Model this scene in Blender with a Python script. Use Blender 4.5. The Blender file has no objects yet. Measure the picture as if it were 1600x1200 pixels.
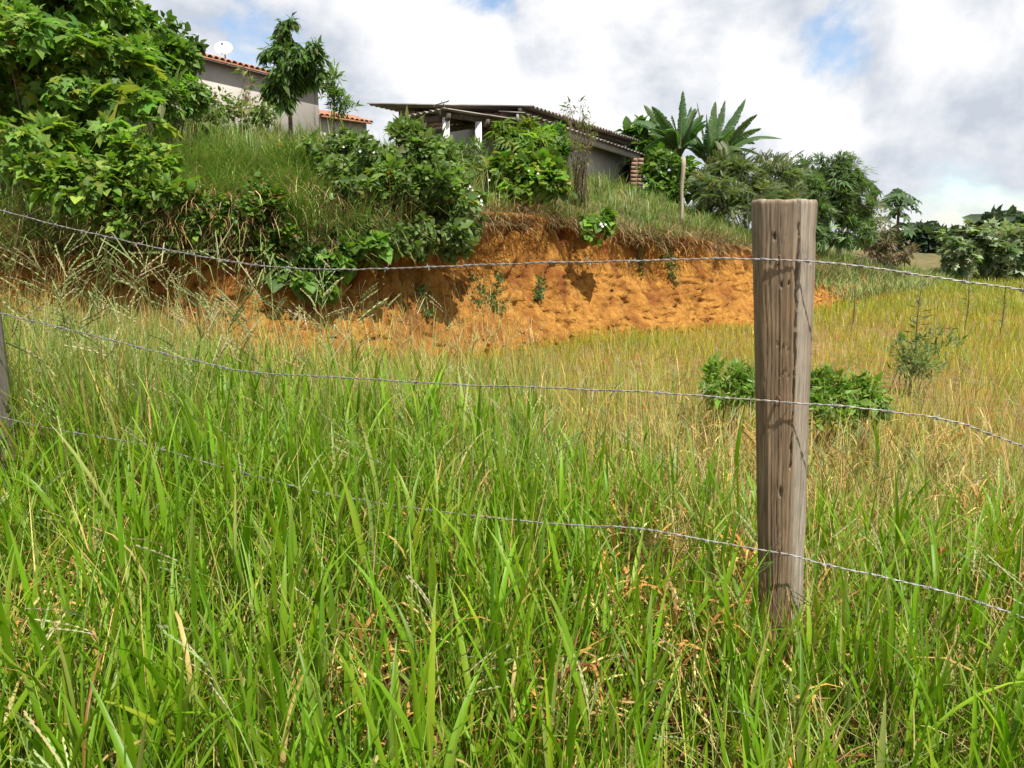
import bpy, math, random
import numpy as np
from mathutils import Vector, Matrix

# ------------------------------------------------------------------ camera, sky, sun, exposure
random.seed(7)
RS = np.random.RandomState(11)
scene = bpy.context.scene
COL = scene.collection
CAMZ, PITCH, FPX = 1.45, math.radians(10.6), 1200.0

cam_data = bpy.data.cameras.new('camera')
cam_data.sensor_width = 36.0
cam_data.lens = 27.0
cam_data.clip_start = 0.05
cam_data.clip_end = 3000.0
cam = bpy.data.objects.new('camera', cam_data)
COL.objects.link(cam)
cam.location = (0, 0, CAMZ)
cam.rotation_euler = (math.radians(90) - PITCH, 0, 0)
scene.camera = cam

SUN_EL, SUN_AZ = math.radians(62), math.radians(150)     # azimuth clockwise from +Y
sd = bpy.data.lights.new('sun', 'SUN')
sd.energy = 5.0
sd.angle = math.radians(0.53)
sd.color = (1.0, 0.955, 0.88)
sun = bpy.data.objects.new('sun', sd)
COL.objects.link(sun)
sdir = Vector((math.sin(SUN_AZ) * math.cos(SUN_EL), math.cos(SUN_AZ) * math.cos(SUN_EL), math.sin(SUN_EL)))
sun.rotation_euler = sdir.to_track_quat('Z', 'Y').to_euler()
sun.location = sdir * 60

scene.view_settings.view_transform = 'Standard'
scene.view_settings.look = 'None'
scene.view_settings.gamma = 1.0
scene.view_settings.use_curve_mapping = False
scene.view_settings.exposure = 0.75


def build_world():
    w = bpy.data.worlds.new('World')
    scene.world = w
    w.use_nodes = True
    nt = w.node_tree
    N, L = nt.nodes, nt.links
    N.clear()
    out = N.new('ShaderNodeOutputWorld')
    bg = N.new('ShaderNodeBackground')
    bg.inputs['Strength'].default_value = 0.11
    L.new(bg.outputs[0], out.inputs[0])
    sky = N.new('ShaderNodeTexSky')
    sky.sky_type = 'NISHITA'
    sky.sun_disc = False
    sky.sun_elevation = SUN_EL
    sky.sun_rotation = SUN_AZ
    sky.air_density = 1.0
    sky.dust_density = 0.4
    sky.ozone_density = 2.0
    tc = N.new('ShaderNodeTexCoord')
    sep = N.new('ShaderNodeSeparateXYZ')
    L.new(tc.outputs['Generated'], sep.inputs[0])

    def math_(op, a, b=None, clamp=False):
        m = N.new('ShaderNodeMath')
        m.operation = op
        m.use_clamp = clamp
        for i, v in enumerate((a, b)):
            if v is None:
                continue
            if isinstance(v, (int, float)):
                m.inputs[i].default_value = v
            else:
                L.new(v, m.inputs[i])
        return m.outputs[0]
    comb = N.new('ShaderNodeCombineXYZ')
    L.new(sep.outputs[0], comb.inputs[0])
    L.new(sep.outputs[1], comb.inputs[1])
    L.new(math_('MULTIPLY', sep.outputs[2], 1.3), comb.inputs[2])

    def cloud(off):
        mp = N.new('ShaderNodeMapping')
        mp.inputs['Location'].default_value = off
        L.new(comb.outputs[0], mp.inputs[0])
        n = N.new('ShaderNodeTexNoise')
        n.inputs['Scale'].default_value = 3.0
        n.inputs['Detail'].default_value = 9.0
        n.inputs['Roughness'].default_value = 0.56
        n.inputs['Distortion'].default_value = 0.15
        L.new(mp.outputs[0], n.inputs['Vector'])
        return n.outputs[0]
    base = (4.2, 2.2, 8.22)
    a = cloud(base)
    b = cloud((base[0] + 0.02, base[1] - 0.02, base[2] + 0.07))     # towards the light
    cov = N.new('ShaderNodeMapRange')
    cov.interpolation_type = 'SMOOTHSTEP'
    cov.inputs['From Min'].default_value = 0.36
    cov.inputs['From Max'].default_value = 0.44
    L.new(a, cov.inputs['Value'])
    lit = N.new('ShaderNodeMapRange')
    lit.inputs['From Min'].default_value = -0.085
    lit.inputs['From Max'].default_value = 0.07
    L.new(math_('SUBTRACT', a, b), lit.inputs['Value'])
    ramp = N.new('ShaderNodeValToRGB')
    ramp.color_ramp.elements[0].position = 0.0
    ramp.color_ramp.elements[0].color = (0.33, 0.358, 0.405, 1)
    ramp.color_ramp.elements[1].position = 1.0
    ramp.color_ramp.elements[1].color = (0.59, 0.59, 0.595, 1)
    L.new(lit.outputs[0], ramp.inputs[0])
    cm = N.new('ShaderNodeVectorMath')
    cm.operation = 'SCALE'
    cm.inputs['Scale'].default_value = 10.0
    L.new(ramp.outputs[0], cm.inputs[0])
    mix = N.new('ShaderNodeMix')
    mix.data_type = 'RGBA'
    L.new(cov.outputs[0], mix.inputs['Factor'])
    L.new(sky.outputs[0], mix.inputs[6])
    L.new(cm.outputs[0], mix.inputs[7])
    L.new(mix.outputs[2], bg.inputs[0])
    w.cycles.sampling_method = 'MANUAL'
    w.cycles.sample_map_resolution = 512


build_world()
scene.cycles.max_bounces = 8
scene.cycles.diffuse_bounces = 4
scene.cycles.transmission_bounces = 5
scene.cycles.glossy_bounces = 2

# ------------------------------------------------------------------ helpers
_cp, _sp = math.cos(PITCH), math.sin(PITCH)


def at(px, py, Y):
    """world point on the ray through photo pixel (px, py) at ground distance Y"""
    u, v = (px - 800) / FPX, (600 - py) / FPX
    dy, dz = _cp + v * _sp, -_sp + v * _cp
    t = Y / dy
    return Vector((u * t, Y, CAMZ + dz * t))


def hsh(ix, iy, iz, seed):
    h = (ix.astype(np.int64) * 374761393 + iy.astype(np.int64) * 668265263 + iz.astype(np.int64) * 2147483647 + seed * 974711) & 0xffffffff
    h = ((h ^ (h >> 13)) * 1274126177) & 0xffffffff
    h = h ^ (h >> 16)
    return (h & 0xffff) / 65535.0


def vnoise(x, y, z=None, seed=0):
    x = np.asarray(x, float)
    y = np.asarray(y, float) + 0 * x
    z = np.zeros_like(x) if z is None else np.asarray(z, float) + 0 * x
    ix, iy, iz = np.floor(x), np.floor(y), np.floor(z)
    fx, fy, fz = x - ix, y - iy, z - iz
    fx, fy, fz = [f * f * (3 - 2 * f) for f in (fx, fy, fz)]
    r = 0
    for dx in (0, 1):
        for dy in (0, 1):
            for dz in (0, 1):
                r = r + hsh(ix + dx, iy + dy, iz + dz, seed) * (fx if dx else 1 - fx) * (fy if dy else 1 - fy) * (fz if dz else 1 - fz)
    return r * 2 - 1


def fbm(x, y, z=None, seed=0, octv=4, gain=0.5):
    a, f, r = 1.0, 1.0, 0
    for i in range(octv):
        r = r + a * vnoise(np.asarray(x) * f, np.asarray(y) * f, None if z is None else np.asarray(z) * f, seed + i * 17)
        a *= gain
        f *= 2.03
    return r


def sstep(a, b, x):
    t = np.clip((x - a) / (b - a), 0, 1)
    return t * t * (3 - 2 * t)


OFF = {}


def tag(o, label=None, cat=None, group=None, kind=None):
    if label:
        o['label'] = label
    if cat:
        o['category'] = cat
    if group:
        o['group'] = group
    if kind:
        o['kind'] = kind
    return o


def thing(name, loc, label, cat, group=None):
    o = bpy.data.objects.new(name, None)
    o.empty_display_size = 0.2
    COL.objects.link(o)
    o.location = loc
    OFF[o.name] = np.array(loc, float)
    return tag(o, label, cat, group)


def mesh_data(name, verts, faces, mat, cols=None, smooth=True):
    verts = np.asarray(verts, np.float32)
    if isinstance(faces, np.ndarray):
        faces = [faces]
    faces = [np.asarray(f, np.int32) for f in faces if len(f)]
    me = bpy.data.meshes.new(name)
    me.vertices.add(len(verts))
    me.vertices.foreach_set('co', verts.ravel())
    nl = sum(f.size for f in faces)
    npoly = sum(len(f) for f in faces)
    me.loops.add(nl)
    me.polygons.add(npoly)
    me.loops.foreach_set('vertex_index', np.concatenate([f.ravel() for f in faces]))
    tot = np.concatenate([np.full(len(f), f.shape[1], np.int32) for f in faces])
    start = np.concatenate([[0], np.cumsum(tot)[:-1]]).astype(np.int32)
    me.polygons.foreach_set('loop_start', start)
    if smooth:
        me.polygons.foreach_set('use_smooth', np.ones(npoly, bool))
    me.update(calc_edges=True)
    if cols is not None:
        a = me.color_attributes.new('Col', 'FLOAT_COLOR', 'POINT')
        c = np.ones((len(verts), 4), np.float32)
        c[:, :3] = cols
        a.data.foreach_set('color', c.ravel())
    me.materials.append(mat)
    return me


def mk(name, verts, faces, mat, parent=None, cols=None, smooth=True):
    verts = np.asarray(verts, float)
    if parent is not None:
        off = OFF[parent.name]
        verts = verts - off
    me = mesh_data(name, verts, faces, mat, cols, smooth)
    o = bpy.data.objects.new(name, me)
    COL.objects.link(o)
    if parent is not None:
        o.parent = parent
        OFF[o.name] = off
    else:
        OFF[o.name] = np.zeros(3)
    return o


class MB:
    """collects shapes, in world space, for one mesh object"""
    def __init__(s):
        s.v, s.f3, s.f4, s.n = [], [], [], 0

    def add(s, v, f):
        f = np.asarray(f, int) + s.n
        (s.f3 if f.shape[1] == 3 else s.f4).append(f)
        s.v.append(np.asarray(v, float))
        s.n += len(v)

    def tube(s, pts, rad, n=6, cap=True):
        v, f = tube(pts, rad, n)
        k = s.n
        s.add(v, f)
        if cap:
            m = len(pts)
            v2 = [np.mean(v[:n], 0), np.mean(v[-n:], 0)]
            base = s.n
            s.v.append(np.array(v2))
            s.n += 2
            s.f3.append(np.array([[k + (i + 1) % n, k + i, base] for i in range(n)]))
            e = k + (m - 1) * n
            s.f3.append(np.array([[e + i, e + (i + 1) % n, base + 1] for i in range(n)]))
        return s

    def hexa(s, p):
        """eight corners: bottom ring 0-3, top ring 4-7"""
        s.add(np.array([tuple(q) for q in p]), [[3, 2, 1, 0], [4, 5, 6, 7], [0, 1, 5, 4], [1, 2, 6, 5], [2, 3, 7, 6], [3, 0, 4, 7]])
        return s

    def bar(s, a, b, w, h, up=(0, 0, 1)):
        a, b = Vector(a), Vector(b)
        d = (b - a).normalized()
        sd = d.cross(Vector(up))
        if sd.length < 1e-4:
            sd = d.cross(Vector((1, 0, 0)))
        sd.normalize()
        u = sd.cross(d)
        c = []
        for q in (a, b):
            c.append([q + sd * (w / 2) * i + u * (h / 2) * j for i, j in ((-1, -1), (1, -1), (1, 1), (-1, 1))])
        s.hexa([c[0][0], c[0][1], c[1][1], c[1][0], c[0][3], c[0][2], c[1][2], c[1][3]])
        return s

    def build(s, name, mat, parent=None, smooth=False, col=None):
        v = np.concatenate(s.v)
        fs = []
        if s.f3:
            fs.append(np.concatenate(s.f3))
        if s.f4:
            fs.append(np.concatenate(s.f4))
        return mk(name, v, fs, mat, parent, None if col is None else np.tile(col, (len(v), 1)), smooth)


def tube(pts, rad, n=6):
    pts = np.asarray([tuple(p) for p in pts], float)
    m = len(pts)
    rad = np.broadcast_to(np.asarray(rad, float), (m,))
    t = np.gradient(pts, axis=0)
    t /= np.linalg.norm(t, axis=1)[:, None] + 1e-9
    ref = np.array([0.31, 0.83, 0.46])
    if abs(np.dot(t.mean(0) / (np.linalg.norm(t.mean(0)) + 1e-9), ref)) > 0.95:
        ref = np.array([1.0, 0, 0])
    u = np.cross(t, ref)
    u /= np.linalg.norm(u, axis=1)[:, None] + 1e-9
    w = np.cross(t, u)
    a = np.arange(n) * 2 * np.pi / n
    ring = u[:, None, :] * np.cos(a)[None, :, None] + w[:, None, :] * np.sin(a)[None, :, None]
    v = (pts[:, None, :] + ring * rad[:, None, None]).reshape(-1, 3)
    i = np.arange(m - 1)[:, None] * n
    j = np.arange(n)[None, :]
    j2 = (j + 1) % n
    f = np.stack([i + j, i + j2, i + n + j2, i + n + j], -1).reshape(-1, 4)
    return v, f


# ------------------------------------------------------------------ materials
def new_mat(name):
    m = bpy.data.materials.new(name)
    m.use_nodes = True
    nt = m.node_tree
    return m, nt, nt.nodes, nt.links, nt.nodes['Principled BSDF']


def leaf_mat(name, rough=0.5, trans=0.32, spec=0.35, tint=(1.15, 1.25, 0.55)):
    m, nt, N, L, p = new_mat(name)
    at_ = N.new('ShaderNodeAttribute')
    at_.attribute_name = 'Col'
    L.new(at_.outputs['Color'], p.inputs['Base Color'])
    p.inputs['Roughness'].default_value = rough
    p.inputs['Specular IOR Level'].default_value = spec
    tr = N.new('ShaderNodeBsdfTranslucent')
    mul = N.new('ShaderNodeMix')
    mul.data_type = 'RGBA'
    mul.blend_type = 'MULTIPLY'
    mul.inputs['Factor'].default_value = 1.0
    L.new(at_.outputs['Color'], mul.inputs[6])
    mul.inputs[7].default_value = (*tint, 1)
    L.new(mul.outputs[2], tr.inputs['Color'])
    mx = N.new('ShaderNodeMixShader')
    mx.inputs[0].default_value = trans
    L.new(p.outputs[0], mx.inputs[1])
    L.new(tr.outputs[0], mx.inputs[2])
    L.new(mx.outputs[0], N['Material Output'].inputs['Surface'])
    return m


def noise_mat(name, c1, c2, scale=4.0, rough=0.85, stretch=(1, 1, 1), bump=0.3, bscale=None, detail=6, c3=None, lo=0.35, hi=0.65, dist=0.02, metal=0.0):
    m, nt, N, L, p = new_mat(name)
    tc = N.new('ShaderNodeTexCoord')
    mp = N.new('ShaderNodeMapping')
    mp.inputs['Scale'].default_value = stretch
    L.new(tc.outputs['Object'], mp.inputs[0])
    n = N.new('ShaderNodeTexNoise')
    n.inputs['Scale'].default_value = scale
    n.inputs['Detail'].default_value = detail
    n.inputs['Roughness'].default_value = 0.6
    L.new(mp.outputs[0], n.inputs['Vector'])
    r = N.new('ShaderNodeValToRGB')
    e = r.color_ramp.elements
    e[0].position, e[0].color = lo, (*c1, 1)
    e[1].position, e[1].color = hi, (*c2, 1)
    L.new(n.outputs[0], r.inputs[0])
    colout = r.outputs[0]
    if c3 is not None:
        n3 = N.new('ShaderNodeTexNoise')
        n3.inputs['Scale'].default_value = scale * 0.23
        n3.inputs['Detail'].default_value = 5
        L.new(mp.outputs[0], n3.inputs['Vector'])
        mr = N.new('ShaderNodeMapRange')
        mr.inputs['From Min'].default_value = 0.48
        mr.inputs['From Max'].default_value = 0.68
        L.new(n3.outputs[0], mr.inputs['Value'])
        mx = N.new('ShaderNodeMix')
        mx.data_type = 'RGBA'
        L.new(mr.outputs[0], mx.inputs['Factor'])
        L.new(colout, mx.inputs[6])
        mx.inputs[7].default_value = (*c3, 1)
        colout = mx.outputs[2]
    L.new(colout, p.inputs['Base Color'])
    p.inputs['Roughness'].default_value = rough
    p.inputs['Metallic'].default_value = metal
    p.inputs['Specular IOR Level'].default_value = 0.25
    if bump:
        n2 = N.new('ShaderNodeTexNoise')
        n2.inputs['Scale'].default_value = bscale or scale * 5
        n2.inputs['Detail'].default_value = 8
        n2.inputs['Roughness'].default_value = 0.65
        L.new(mp.outputs[0], n2.inputs['Vector'])
        b = N.new('ShaderNodeBump')
        b.inputs['Strength'].default_value = bump
        b.inputs['Distance'].default_value = dist
        L.new(n2.outputs[0], b.inputs['Height'])
        L.new(b.outputs[0], p.inputs['Normal'])
    return m


M = {}
M['grass'] = leaf_mat('grass_blade', 0.45, 0.45, 0.4)
M['leaf'] = leaf_mat('leaf', 0.5, 0.45, 0.3)
M['dry'] = leaf_mat('dry_grass', 0.7, 0.2, 0.2, (1.1, 1.0, 0.8))
M['soil'] = noise_mat('orange_earth', (0.30, 0.12, 0.018), (0.50, 0.25, 0.05), 9.0, 0.95, (1, 1, 0.55), bump=1.0, bscale=24, c3=(0.22, 0.075, 0.014), dist=0.09)
M['ground'] = noise_mat('litter_soil', (0.10, 0.06, 0.025), (0.25, 0.17, 0.075), 9, 0.95, bump=0.8, bscale=40, c3=(0.22, 0.10, 0.03))


def far_ground():
    m = M['ground']
    N, L = m.node_tree.nodes, m.node_tree.links
    p = N['Principled BSDF']
    src = p.inputs['Base Color'].links[0].from_socket
    tc = N.new('ShaderNodeTexCoord')
    sp = N.new('ShaderNodeSeparateXYZ')
    L.new(tc.outputs['Object'], sp.inputs[0])
    mr = N.new('ShaderNodeMapRange')
    mr.inputs['From Min'].default_value = 20
    mr.inputs['From Max'].default_value = 34
    L.new(sp.outputs[1], mr.inputs['Value'])
    nz = N.new('ShaderNodeTexNoise')
    nz.inputs['Scale'].default_value = 0.35
    nz.inputs['Detail'].default_value = 8
    L.new(tc.outputs['Object'], nz.inputs['Vector'])
    rp = N.new('ShaderNodeValToRGB')
    rp.color_ramp.elements[0].position, rp.color_ramp.elements[0].color = .35, (.07, .11, .03, 1)
    rp.color_ramp.elements[1].position, rp.color_ramp.elements[1].color = .65, (.17, .19, .06, 1)
    L.new(nz.outputs[0], rp.inputs[0])
    mx = N.new('ShaderNodeMix')
    mx.data_type = 'RGBA'
    L.new(mr.outputs[0], mx.inputs['Factor'])
    L.new(src, mx.inputs[6])
    L.new(rp.outputs[0], mx.inputs[7])
    L.new(mx.outputs[2], p.inputs['Base Color'])


far_ground()
M['hill'] = noise_mat('hill_soil', (0.09, 0.075, 0.025), (0.16, 0.12, 0.045), 3, 0.95, bump=0.8, bscale=20, c3=(0.06, 0.07, 0.02))
M['bark'] = noise_mat('bark', (0.07, 0.05, 0.035), (0.16, 0.12, 0.085), 14, 0.9, (1, 1, 0.25), 0.5)
M['greenbark'] = noise_mat('green_stem', (0.06, 0.08, 0.025), (0.13, 0.12, 0.05), 12, 0.8, (1, 1, 0.3), 0.3)
M['palebark'] = noise_mat('pale_bark', (0.22, 0.20, 0.17), (0.36, 0.33, 0.29), 12, 0.9, (1, 1, 0.25), 0.4)
M['plaster'] = noise_mat('cement_render', (0.33, 0.302, 0.265), (0.41, 0.378, 0.335), 1.6, 0.95, (1, 1, 0.7), 0.35, 30, c3=(0.28, 0.255, 0.225))
M['render'] = noise_mat('grey_render', (0.30, 0.285, 0.265), (0.38, 0.362, 0.338), 1.5, 0.95, (1, 1, 0.6), 0.35, 30, c3=(0.2, 0.19, 0.18))
M['whitepost'] = noise_mat('whitewash', (0.48, 0.47, 0.45), (0.68, 0.67, 0.65), 6, 0.9, (1, 1, 0.4), 0.3)
M['concrete'] = noise_mat('concrete', (0.25, 0.24, 0.22), (0.36, 0.35, 0.33), 5, 0.95, bump=0.3)
M['fibro'] = noise_mat('fibre_cement', (0.19, 0.172, 0.152), (0.31, 0.285, 0.255), 2.5, 0.95, bump=0.3, c3=(0.09, 0.08, 0.075))
M['timber'] = noise_mat('dark_timber', (0.05, 0.04, 0.03), (0.11, 0.085, 0.065), 9, 0.9, (1, 1, 1), 0.3)
M['brick'] = noise_mat('fired_brick', (0.23, 0.135, 0.09), (0.31, 0.19, 0.13), 7, 0.95, bump=0.4)
M['mortar'] = noise_mat('mortar', (0.16, 0.11, 0.08), (0.22, 0.16, 0.12), 12, 0.95, bump=0.4)
M['tile'] = noise_mat('clay_tile', (0.28, 0.125, 0.07), (0.38, 0.19, 0.115), 5, 0.85, bump=0.3, c3=(0.30, 0.12, 0.07))
M['dish'] = noise_mat('dish_paint', (0.72, 0.72, 0.70), (0.8, 0.8, 0.79), 6, 0.5, bump=0)
M['steel'] = noise_mat('dull_steel', (0.10, 0.10, 0.10), (0.2, 0.19, 0.18), 20, 0.55, bump=0.1, metal=0.6)
M['wire'] = noise_mat('galvanised_wire', (0.17, 0.165, 0.16), (0.34, 0.335, 0.33), 60, 0.5, bump=0.1, metal=0.55, c3=(0.25, 0.19, 0.14))
M['rust'] = noise_mat('rusty_staple', (0.10, 0.045, 0.025), (0.2, 0.10, 0.06), 80, 0.8, bump=0.2)
M['petal'] = leaf_mat('white_petal', 0.6, 0.3, 0.2, (1, 1, 1))
M['stake'] = noise_mat('split_wood', (0.24, 0.19, 0.14), (0.40, 0.34, 0.27), 18, 0.9, (1, 1, 0.12), 0.5)
M['plank'] = noise_mat('weathered_board', (0.36, 0.33, 0.30), (0.52, 0.48, 0.44), 12, 0.9, (0.15, 1, 1), 0.4)


def post_mat():
    m, nt, N, L, p = new_mat('weathered_post')
    tc = N.new('ShaderNodeTexCoord')
    at_ = N.new('ShaderNodeAttribute')
    at_.attribute_name = 'Col'
    mp = N.new('ShaderNodeMapping')
    mp.inputs['Scale'].default_value = (1, 1, 0.035)
    L.new(tc.outputs['Object'], mp.inputs[0])
    n = N.new('ShaderNodeTexNoise')
    n.inputs['Scale'].default_value = 190
    n.inputs['Detail'].default_value = 9
    n.inputs['Roughness'].default_value = 0.68
    n.inputs['Distortion'].default_value = 0.3
    L.new(mp.outputs[0], n.inputs['Vector'])
    r = N.new('ShaderNodeValToRGB')
    e = r.color_ramp.elements
    e[0].position, e[0].color = 0.32, (0.58, 0.56, 0.54, 1)
    e[1].position, e[1].color = 0.66, (1.35, 1.33, 1.3, 1)
    L.new(n.outputs[0], r.inputs[0])
    n2 = N.new('ShaderNodeTexNoise')
    n2.inputs['Scale'].default_value = 9
    n2.inputs['Detail'].default_value = 6
    L.new(tc.outputs['Object'], n2.inputs['Vector'])
    mr = N.new('ShaderNodeMapRange')
    mr.inputs['To Min'].default_value = 0.62
    mr.inputs['To Max'].default_value = 1.4
    L.new(n2.outputs[0], mr.inputs['Value'])
    m1 = N.new('ShaderNodeMix')
    m1.data_type = 'RGBA'
    m1.blend_type = 'MULTIPLY'
    m1.inputs['Factor'].default_value = 1
    L.new(at_.outputs['Color'], m1.inputs[6])
    L.new(r.outputs[0], m1.inputs[7])
    sc = N.new('ShaderNodeVectorMath')
    sc.operation = 'SCALE'
    L.new(m1.outputs[2], sc.inputs[0])
    L.new(mr.outputs[0], sc.inputs['Scale'])
    L.new(sc.outputs[0], p.inputs['Base Color'])
    p.inputs['Roughness'].default_value = 0.85
    p.inputs['Specular IOR Level'].default_value = 0.2
    b = N.new('ShaderNodeBump')
    b.inputs['Strength'].default_value = 0.7
    b.inputs['Distance'].default_value = 0.004
    L.new(n.outputs[0], b.inputs['Height'])
    L.new(b.outputs[0], p.inputs['Normal'])
    return m


M['post'] = post_mat()


# ------------------------------------------------------------------ the lie of the land
def field_z(x, y):
    return -0.22 * np.tanh(np.asarray(x) / 4.0) + 0.04 * vnoise(np.asarray(x) * 0.5, np.asarray(y) * 0.5, seed=3) * sstep(3.5, 7, np.asarray(y))


_base = np.array([(-15, 6.6), (-12, 6.5), (-8, 6.9), (-5, 7.3), (-3.5, 7.6), (-1.8, 8.2), (-0.75, 9.0), (0.57, 11.2), (2.2, 13.1), (4.7, 15.6), (8.9, 20.8), (12.5, 25), (17, 31), (24, 40), (36, 56)], float)
_bh = np.array([1.2, 1.2, 1.15, 1.15, 1.15, 1.25, 1.55, 1.85, 1.75, 1.6, 0.95, 0.7, 0.35, 0.12, 0.05])


def resample(P, step):
    """Catmull-Rom through P, even spacing"""
    out = []
    n = len(P)
    for i in range(n - 1):
        p0, p1, p2, p3 = P[max(i - 1, 0)], P[i], P[i + 1], P[min(i + 2, n - 1)]
        for t in np.linspace(0, 1, 24, endpoint=False):
            out.append(0.5 * ((2 * p1) + (-p0 + p2) * t + (2 * p0 - 5 * p1 + 4 * p2 - p3) * t * t + (-p0 + 3 * p1 - 3 * p2 + p3) * t ** 3))
    out.append(P[-1])
    out = np.array(out)
    d = np.concatenate([[0], np.cumsum(np.linalg.norm(np.diff(out[:, :2], axis=0), axis=1))])
    s = np.arange(0, d[-1], step)
    return np.stack([np.interp(s, d, out[:, k]) for k in range(out.shape[1])], 1), s


LINE, LS = resample(np.column_stack([_base, _bh]), 0.058)
LT = np.gradient(LINE[:, :2], axis=0)
LT /= np.linalg.norm(LT, axis=1)[:, None]
LN = np.column_stack([-LT[:, 1], LT[:, 0]])           # into the hill
SETBACK = 0.62
TOP = LINE[:, :2] + LN * SETBACK
TOPZ = field_z(LINE[:, 0], LINE[:, 1]) + LINE[:, 2]
_C = slice(None, None, 4)
TOPc, TOPZc, LNc, BASEc = TOP[_C], TOPZ[_C], LN[_C], LINE[_C, :2]


def near_line(x, y, P):
    """index of the nearest sample of polyline P, chunked"""
    x, y = np.ravel(x), np.ravel(y)
    idx = np.empty(len(x), int)
    for a in range(0, len(x), 20000):
        d = (x[a:a + 20000, None] - P[None, :, 0]) ** 2 + (y[a:a + 20000, None] - P[None, :, 1]) ** 2
        idx[a:a + 20000] = d.argmin(1)
    return idx


def side(x, y, P):
    i = near_line(x, y, P)
    return (np.ravel(x) - P[i, 0]) * LNc[i, 0] + (np.ravel(y) - P[i, 1]) * LNc[i, 1], i


_W = np.exp(-0.5 * (np.arange(-24, 25) / 10.0) ** 2)
_W /= _W.sum()
TOPZs = np.convolve(np.pad(TOPZc, 24, mode='edge'), _W, 'valid')


def hill_z(x, y):
    x, y = np.ravel(np.asarray(x, float)), np.ravel(np.asarray(y, float))
    s, i = side(x, y, TOPc)
    # blend of top heights by inverse distance so the plateau has no creases
    d2 = (x[:, None] - TOPc[None, ::6, 0]) ** 2 + (y[:, None] - TOPc[None, ::6, 1]) ** 2 if len(x) < 60000 else None
    dist = np.maximum(s, 0)
    tz = TOPZs[i]
    if d2 is not None:
        w = 1.0 / (d2 + 0.3) ** 2
        tzb = (w * TOPZs[None, ::6]).sum(1) / w.sum(1)
        k = sstep(0.5, 3.0, dist)
        tz = tz * (1 - k) + tzb * k
    lw = sstep(0.5, -3.5, x)
    rise = 3.2 * (1 - np.exp(-dist / 6.0)) * (1 - lw) + np.minimum(0.25 * dist, 3.6) * lw
    z = tz + rise * np.clip(tz / 0.9, 0.3, 1)
    return z + 0.06 * fbm(x * 0.9, y * 0.9, seed=5, octv=3) * sstep(0.1, 1.0, dist)


def hz(x, y):
    return float(hill_z([x], [y])[0])


def fz(x, y):
    return float(field_z(x, y))


# ground: one sheet to the horizon
def grid(xs, ys):
    X, Y = np.meshgrid(xs, ys)
    nx, ny = len(xs), len(ys)
    i = np.arange(ny - 1)[:, None] * nx
    j = np.arange(nx - 1)[None, :]
    f = np.stack([i + j, i + j + 1, i + nx + j + 1, i + nx + j], -1).reshape(-1, 4)
    return X.ravel(), Y.ravel(), f


xs = np.concatenate([[-1500, -600, -200, -80], np.arange(-40, 60.1, 1.0), [90, 200, 600, 1500]])
ys = np.concatenate([[-600, -200, -60, -20], np.arange(-8, 60.1, 1.0), [90, 160, 300, 700, 2200]])
gx, gy, gf = grid(xs, ys)
ground = mk('ground', np.column_stack([gx, gy, field_z(gx, gy)]), gf, M['ground'])
tag(ground, 'flat field floor of brown soil and dead straw under the grass', 'ground', kind='structure')

# hillside above the cut
cs = 0.30
hx, hy, hf = grid(np.arange(-26, 40, cs), np.arange(5.5, 62, cs * 1.3))
s_, i_ = side(hx, hy, TOPc)
zz = np.empty(len(hx))
for a in range(0, len(hx), 30000):
    zz[a:a + 30000] = hill_z(hx[a:a + 30000], hy[a:a + 30000])
front = s_ < 0.0
hx2, hy2 = hx.copy(), hy.copy()
hx2[front], hy2[front] = TOPc[i_[front], 0], TOPc[i_[front], 1]
zz[front] = TOPZs[i_[front]] - 0.03
keep = (~front)[hf].any(1)
hf = hf[keep]
used = np.unique(hf)
remap = np.full(len(hx), -1)
remap[used] = np.arange(len(used))
hill = mk('hillside', np.column_stack([hx2, hy2, zz])[used], remap[hf], M['hill'])
tag(hill, 'hillside rising above the earth cut towards the houses', 'hillside', kind='structure')

# the cut bank itself
nt_ = 68
tt = np.concatenate([np.linspace(-0.12, 1.0, nt_), [1.02, 1.0]])
S, T = np.meshgrid(LS, tt)
K = np.tile(np.arange(len(LS)), (len(tt), 1))
bx, by, bh = LINE[K, 0], LINE[K, 1], LINE[K, 2]
Tc = np.clip(T, 0, 1)
off = SETBACK * Tc ** 0.85
talus = -(0.42 + 0.35 * sstep(-0.5, -2.5, bx)) * np.clip(1 - Tc / 0.5, 0, 1) ** 1.5
gul = fbm(S * 0.75, T * 0.35 + S * 0.12, seed=21, octv=3) * 0.24 - 0.20 * np.clip(1 - np.abs(vnoise(S * 1.1 + 0.25 * T, T * 0.2, seed=41)) / 0.22, 0, 1) * -1 * sstep(0.25, 0.8, Tc)
def ridged(u, w, seed):
    return 1 - np.abs(vnoise(u, w, seed=seed))


Wt = T * bh
low_ = 1 - sstep(0.35, 0.75, Tc)
clod = fbm(S * 2.2, Wt * 2.2, seed=31, octv=3, gain=0.6) * 0.05
clod = clod + (ridged(S * 4 - Wt * 2.5, Wt * 1.4, 51) ** 4) * 0.16 * (1 - 0.6 * low_)          # slanting erosion rills above
clod = clod - (ridged(S * 6.5, Wt * 7.5, 54) ** 2) * 0.05 * low_ + (ridged(S * 8, Wt * 9, 55) ** 4) * 0.085 * (0.3 + 0.7 * low_)   # crumbled lumps below
clod = clod + (hsh(np.floor(S / 0.05), np.floor(T * 75), np.floor(S * 0), 57) - 0.5) * 0.035
lip = -0.10 * sstep(0.88, 1.0, Tc)
o_ = off + talus + (gul + clod) * np.clip(bh, 0, 1) * (1 - sstep(0.96, 1.0, Tc)) + lip * (1 - sstep(0.97, 1, Tc))
o_[-2] = SETBACK + 0.12
o_[-1] = SETBACK + 0.6
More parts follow.
